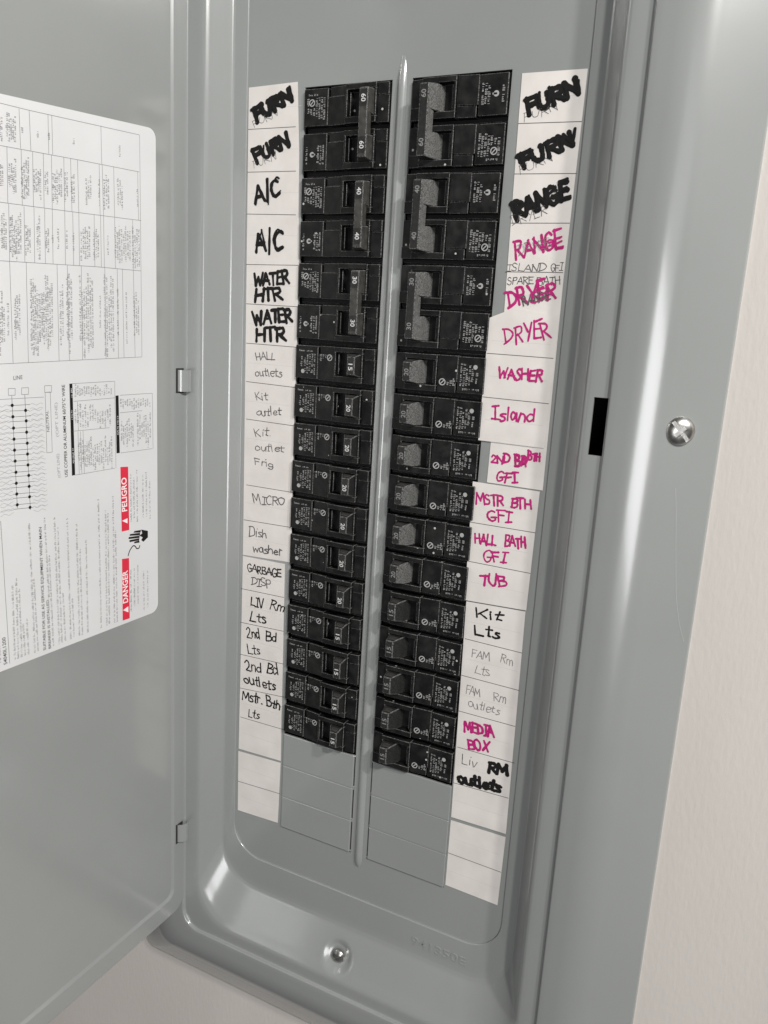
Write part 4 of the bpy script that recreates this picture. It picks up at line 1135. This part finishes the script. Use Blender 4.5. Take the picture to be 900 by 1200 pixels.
for name, poly, div in STRIPS:
    y = STRIP_Y[name]
    rng = random.Random(name)
    mb = MB()
    poly = [(max(x, -107.9), z) for x, z in poly]
    N = len(poly)
    mb.add([(x, y, z) for x, z in poly] + [(x, y + .25, z) for x, z in poly],
           [list(range(N))] + [[i, (i + 1) % N, N + (i + 1) % N, N + i] for i in range(N)], M_PAPER)
    put = lambda a, b: (a, y - .03, b)
    put2 = lambda a, b: (a, y - .02, b)
    for a in div:
        seg(mb, put, max(a[0], -107.6), a[1], a[2], a[3], .42, M_RULE)
    zz = [poly[0][1]] + [0.5 * (a[1] + a[3]) for a in div]
    for z in zz:                                        # the faint printed rule half way down each cell
        xs_ = [p[0] for p in poly]
        lo, hi = min(xs_), max(xs_)
        if name == 'R1':
            lo = 73
        seg(mb, put2, lo + 3.2, z - 12.7, hi - 3.2, z - 12.9, .18, M_RULE2)
    o = mb.build('paper_strip', panel, recalc=False, loc=OFF)
    o['label'] = STRIP_LABEL[name]
    SHEETS[name] = o

cells = {}
for i, w in enumerate(WORDS):
    key = (w[0], w[1], round(-(w[3] + w[7] * .5) / 25.4 + .1) if w[1] in ('furn', 'a/c', 'water htr', 'range') else 0)
    cells.setdefault(key, []).append((i, w))
for (stn, cell, _), ws in cells.items():
    y = STRIP_Y[stn]
    mb = MB()
    for i, (_, _, txt, x0, z0, x1, z1, h, w, c) in ws:
        put = lambda a, b, l: (a, y - l, b)
        w *= {'m': 1.25, 'k': 1.3 if w > 1.2 else 1.1}.get(c, 1.0) * (1.2 if txt in ('FURN', 'RANGE') and c == 'k' else 1)
        write_word(mb, txt, x0, z0, x1, z1, h, w, put, HAND_MAT[c], .03, i * 7 + 1)
        rng = random.Random(i)
        if txt in ('FURN', 'RANGE', 'A/C') and c == 'k':   # the marker gone over the old thin writing
            write_word(mb, txt, x0 + .4, z0 + .3, x1 + .5, z1 + .3, h * .96, w * .6, put, M_BLACK, .3, i * 7 + 2)
            if txt != 'A/C':
                write_word(mb, 'FURN' if txt == 'FURN' else 'DRYER', x0 - 1.6, z0 - 3.4, x0 + (x1 - x0) * .62, z0 + (z1 - z0) * .55 - 3.2, h * .55, .28, put, M_PEN, .02, i * 7 + 3)
        if txt == 'DRYER' and stn == 'R1':
            write_word(mb, 'RANGE', x0 + 9, z0 + .6, x1 - 3, z1 - 1.5, h * .5, .7, put, M_PEN, .25, i)
            for k in range(3):
                ribbon(mb, [(x0 + 7 + 4.2 * k, z0 - 4.0), (x0 + 9 + 4.2 * k, z0 - 3.6)], .35, put, M_PEN, .05)
            write_word(mb, 'ER', x0 + (x1 - x0) * .5, z0 + 2.2, x1 - 1, z1 + .4, h * .6, 1.0, put, M_MAG, .3, i + 90)
        if txt == 'RANGE' and c == 'm':
            write_word(mb, 'DRYER', x0 + 1.5, z0 + 2.6, x1 - 6, z1 + .5, h * .55, .26, put, M_PENCIL, .4, i)
            write_word(mb, 'GE', x0 + (x1 - x0) * .62, z0 + 4.4, x1 + .3, z1 + .2, h * .62, 1.0, put, M_MAG, .3, i + 90)
        if txt == 'BD':
            write_word(mb, 'BA', x0, z0, x1, z1, h, w * .8, put, M_MAG, .3, i + 90)
    o = mb.build('handwriting', SHEETS[stn], recalc=False)
    cset = []
    for _, w in ws:
        if HAND_COL[w[9]] not in cset:
            cset.append(HAND_COL[w[9]])
    o['label'] = '%s handwriting reading %s' % (' and '.join(cset), ' '.join(w[2] for _, w in ws))

# ------------------------------------------------------------------ circuit breakers
SP = 25.4


def breaker_mesh_body(sx, poles):
    mb = MB()

    def bx(u0, u1, z0, z1, ya, yb=None, back=1.5, mat=M_PLASTIC):
        yb = ya if yb is None else yb
        a, b = sx * (6.9 + u0), sx * (6.9 + u1)
        mb.hexa([(a, back, z0), (b, back, z0), (b, -yb, z0), (a, -ya, z0),
                 (a, back, z1), (b, back, z1), (b, -yb, z1), (a, -ya, z1)], mat)
    for p in range(poles):
        o = -SP * p
        bx(-.3, 58.8, o - 25.3, o - .1, -.8, None, 30, M_SHOULDER)
        T, B = o - 1.2, o - 22.8
        if sx > 0:
            T, B = o - 1.4, o - 23.2
        notch = (T - 6.5, T) if sx < 0 else (B, B + 6.5)
        rest = (B, T - 6.7) if sx < 0 else (B + 6.7, T)
        bx(.3, 7.4, *notch, 5.2, 5.8)
        bx(.3, 7.4, *rest, 4.6, 5.2)
        # the hump with the handle window
        bx(7.7, 28.5, T - 3.0, T, 7.3, 7.0)
        bx(7.7, 28.5, B, B + 3.6, 7.3, 7.0)
        bx(7.7, 8.6, B + 3.65, T - 3.05, 7.3)
        bx(27.2, 28.5, B + 3.65, T - 3.05, 7.0)
        bx(8.7, 27.1, B + 3.7, T - 3.1, 1.6)
        bx(25.5, 26.2, B + 4.5, T - 3.9, 5.4, None, 1.0)
        # middle block with its lower lug panel
        lug = (B, B + 6.2) if sx > 0 else (T - 5.4, T)
        mid = (B + 6.4, T) if sx > 0 else (B, T - 5.6)
        bx(28.8, 41.2, *mid, 6.0, 4.8)
        bx(28.8, 40.2, *lug, 5.4, 4.2)
        # label block at the outer end
        bx(41.5, 58.2, B + .3, T - .3, 4.9, 5.1)
    return mb


HOL = []


def handle_mb(sx, poles, amp):
    grip = M_STIP_SHADE if amp == '15' else M_STIP  # lowest rating takes the grip with shade in its colour
    HOL.clear()
    mb = MB()
    H = 14.2
    zc = [(-4.7, -19.0), (-5.0, -19.6)][0 if sx < 0 else 1]

    def hx_(u):
        return sx * (6.9 + u)
    for p in range(poles):
        o = -SP * p
        z1, z0 = o + zc[0], o + zc[1]
        k = .9 if poles == 2 else 1.6
        top = [(9.4, z0 + k), (14.7, z0 + k), (14.7, z1 - k), (9.4, z1 - k)]
        bot = [(8.9, z0), (20.6, z0), (20.6, z1), (8.9, z1)]
        mid = [(9.0, z0 + .2), (17.9, z0 + .2), (17.9, z1 - .2), (9.0, z1 - .2)]
        lev = [(bot, 1.0), (mid, -8.4), (top, -H)]
        V = [(hx_(u), y, z) for ring_, y in lev for u, z in ring_]
        F, G = [], []
        for k in range(2):
            for i in range(4):
                j = (i + 1) % 4
                f = [4 * k + i, 4 * k + j, 4 * k + 4 + j, 4 * k + 4 + i]
                (G if i == 1 else F).append(f)
        F.append([8, 9, 10, 11])
        if p == 0:                                      # hollow in the handle's upper end
            hol = []
            k_ = 1.6
            for f in (0.0, 1.0):
                for uu, yy in ((10.4, -13.0), (15.0, -12.4), (15.6, -9.2), (10.4, -9.2)):
                    cu, cy = 12.8, -11.0
                    k = 1.0 - .36 * f
                    t = (yy + 8.4) / (8.4 - H)
                    hol.append((hx_(cu + (uu - cu) * k), cy + (yy - cy) * k, z1 - .15 - (k_ - .2) * t + .12 + .06 * f))
            HOL.append((hol, mb))
        b = len(mb.v)
        mb.add(V, F, M_WORN if (poles == 2 and sx < 0) else M_HANDLE)
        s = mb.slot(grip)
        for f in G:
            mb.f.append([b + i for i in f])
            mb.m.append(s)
    if poles == 1:
        for hol, _ in HOL:
            mb.quad(hol[:4], M_WORN)
            mb.quad(hol[4:], M_CAVITY)
    if poles == 2:
        za, zb = -SP + zc[1] + 1.0, zc[0] - 1.0
        V = [(hx_(u), y, z) for z in (za, zb) for u, y in ((9.5, -8.5), (16.4, -8.5), (15.0, -14.25), (9.5, -14.25))]
        b = len(mb.v)
        mb.add(V, [[0, 3, 2, 1], [4, 5, 6, 7], [0, 1, 5, 4], [2, 3, 7, 6], [3, 0, 4, 7]], M_WORN if sx < 0 else M_HANDLE)
        mb.f.append([b + 1, b + 2, b + 6, b + 5])
        mb.m.append(mb.slot(M_STIP))
    return mb


def number_mb(sx, poles, amp):
    mb = MB()
    for p in range(poles):
        o = -SP * p
        zc = o - 12.6 if poles == 1 else o - 11.4
        if poles == 2:                                   # sunk dark window round the number
            mb.quad([(sx * (6.9 + 9.9), -14.29, zc - 4.6), (sx * (6.9 + 14.5), -14.29, zc - 4.6),
                     (sx * (6.9 + 14.5), -14.29, zc + 4.6), (sx * (6.9 + 9.9), -14.29, zc + 4.6)], M_HANDLE)
        L, Hc = 4.2, 2.9
        uc = sx * (6.9 + 12.1)

        def put(t, h):
            # left column reads downwards, right column upwards
            if sx < 0:
                return (uc - Hc / 2 + Hc * h, -14.36, zc + L / 2 - L * t)
            return (uc + Hc / 2 - Hc * h, -14.36, zc - L / 2 + L * t)
        set_type(mb, amp, put, M_WHITE if sx < 0 else M_DIMNUM, 0.015)
    return mb


def print_mb(sx, poles, kind):
    mb = MB()
    rng = random.Random(sx * 10 + poles)
    for p in range(poles):
        o = -SP * p

        def Q(u, z, sx=sx, o=o):
            yy = 5.0 if u > 41.4 else 6.0 - (u - 28.8) * 1.2 / 12.4
            zz = z if sx < 0 else -SP - z
            return (sx * (6.9 + u), -yy - .12, o + zz)

        def down(u, za, zb, h=1.35):
            micro_line(mb, lambda a, q: Q(u + q, za - a), za - zb, h, M_MICRO, rng, 1.15)

        def across(u0, u1, z, h=1.1):
            micro_line(mb, lambda a, q: Q(u1 - a, z - h + q), u1 - u0, h, M_MICRO, rng, 1.0)
        if poles == 1:
            across(44.5, 55.5, -4.2)
            for u, a, b in ((43.2, -6.6, -20.6), (45.0, -6.6, -20), (46.8, -7, -18.2), (48.6, -7.4, -20.4), (50.4, -9.5, -18.5), (53.0, -8.6, -15.6)):
                down(u, a, b)
            disc(mb, Q, 52.4, -18.0, 1.35, M_MICRO)
            disc(mb, Q, 32.2, -8.2, 2.1, M_MICRO, 16, 1.5)
            seg(mb, Q, 31.2, -7.2, 33.2, -9.2, .6, M_MICRO)
            for u, a, b in ((35.0, -6.6, -10), (36.8, -6.4, -10.6), (38.6, -6.4, -11)):
                down(u, a, b)
        elif (p == 0) == (sx < 0):
            across(48, 55, -4.4)
            disc(mb, Q, 52.6, -9.4, 2.1, M_MICRO, 16, 1.5)
            seg(mb, Q, 51.6, -8.4, 53.6, -10.4, .6, M_MICRO)
            for u, a, b in ((43.2, -7.0, -19.8), (45.0, -6.6, -19), (46.8, -6.8, -20), (48.6, -7.0, -19.4), (50.4, -12.5, -18.5), (52.6, -13, -17.5), (54.6, -7, -18)):
                down(u, a, b)
        else:
            for u, a, b in ((43.2, -8.2, -20.2), (45.0, -8.6, -20), (46.8, -8.4, -19.4), (55, -9, -20)):
                down(u, a, b)
            disc(mb, Q, 51.6, -13.4, 1.6, M_MICRO)
            seg(mb, Q, 49.4, -13.4, 52.0, -13.4, 1.0, M_MICRO)
    return mb


PROTO = {}


def breaker(sx, slot, poles, amp, label):
    name = 'double_breaker' if poles == 2 else 'circuit_breaker'
    t = thing(name, label, 'circuit breaker', (sx * 36.0, 2.9, -SP * slot),
              'breakers in the left column' if sx < 0 else 'breakers in the right column')
    jr = random.Random(slot * 7 + sx)                   # none of them sits dead square
    t.rotation_euler = (0, math.radians(jr.uniform(-.45, .45)), 0)
    t.location.y += jr.uniform(-.35, .35) * MM
    key = (sx, poles, amp, 'parts')
    shift = (-sx * 36.0, 0, 0)
    if key not in PROTO:
        body = breaker_mesh_body(sx, poles).build('body', t, bevel=.30, seg=1, loc=shift, edge=M_EDGE)
        hand = handle_mb(sx, poles, amp).build('handle', t, bevel=.55, seg=2, loc=shift, edge=M_EDGE)
        hand.data.polygons.foreach_set('use_smooth', [False] * len(hand.data.polygons))
        prt = print_mb(sx, poles, 0).build('printed_label', t, recalc=False, loc=shift)
        PROTO[key] = (body, hand, prt)
    else:
        parts = []
        for src in PROTO[key]:
            c = src.copy()
            COL.objects.link(c)
            c.parent = t
            parts.append(c)
        hand = parts[1]
    nk = (sx, poles, amp)
    if nk not in PROTO:
        PROTO[nk] = number_mb(sx, poles, amp).build('rating_number', hand, recalc=False)
    else:
        c = PROTO[nk].copy()
        COL.objects.link(c)
        c.parent = hand
    return t


LEFT = [(0, 2, '60', 'black double breaker rated 60 beside the two FURN labels of the left column'),
        (2, 2, '40', 'black double breaker rated 40 beside the A/C labels'),
        (4, 2, '30', 'black double breaker rated 30 beside the WATER HTR labels'),
        (6, 1, '15', 'black 15 amp breaker beside the HALL outlets label'),
        (7, 1, '20', 'black 20 amp breaker beside the upper Kit outlet label'),
        (8, 1, '20', 'black 20 amp breaker beside the top of the Kit. outlet Frig label'),
        (9, 1, '20', 'black 20 amp breaker beside the foot of the Kit. outlet Frig label'),
        (10, 1, '20', 'black 20 amp breaker beside the MICRO label'),
        (11, 1, '20', 'black 20 amp breaker beside the Dish washer label'),
        (12, 1, '20', 'black 20 amp breaker beside the GARBAGE DISP label'),
        (13, 1, '15', 'black 15 amp breaker beside the LIV Rm Lts label'),
        (14, 1, '15', 'black 15 amp breaker beside the 2nd Bd Lts label'),
        (15, 1, '15', 'black 15 amp breaker beside the 2nd Bd outlets label'),
        (16, 1, '15', 'black 15 amp breaker beside the Mstr. Bth Lts label, lowest of the left column')]
RIGHT = [(0, 2, '60', 'black double breaker rated 60 beside the two FURN labels of the right column'),
         (2, 2, '40', 'black double breaker rated 40 beside the RANGE labels'),
         (4, 2, '30', 'black double breaker rated 30 beside the DRYER labels'),
         (6, 1, '20', 'black 20 amp breaker beside the magenta WASHER label'),
         (7, 1, '20', 'black 20 amp breaker beside the magenta Island label'),
         (8, 1, '20', 'black 20 amp breaker beside the narrow 2ND BD BTH GFI label'),
         (9, 1, '20', 'black 20 amp breaker beside the MSTR BTH GFI label'),
         (10, 1, '20', 'black 20 amp breaker beside the HALL BATH GFI label'),
         (11, 1, '20', 'black 20 amp breaker beside the magenta TUB label'),
         (12, 1, '15', 'black 15 amp breaker beside the black Kit Lts label'),
         (13, 1, '15', 'black 15 amp breaker beside the faint FAM Rm Lts label'),
         (14, 1, '15', 'black 15 amp breaker beside the faint FAM Rm outlets label'),
         (15, 1, '15', 'black 15 amp breaker beside the magenta MEDIA BOX label'),
         (16, 1, '15', 'black 15 amp breaker beside the Liv RM outlets label, lowest of the right column')]
for a in LEFT:
    breaker(-1, *a)
for a in RIGHT:
    breaker(1, *a)
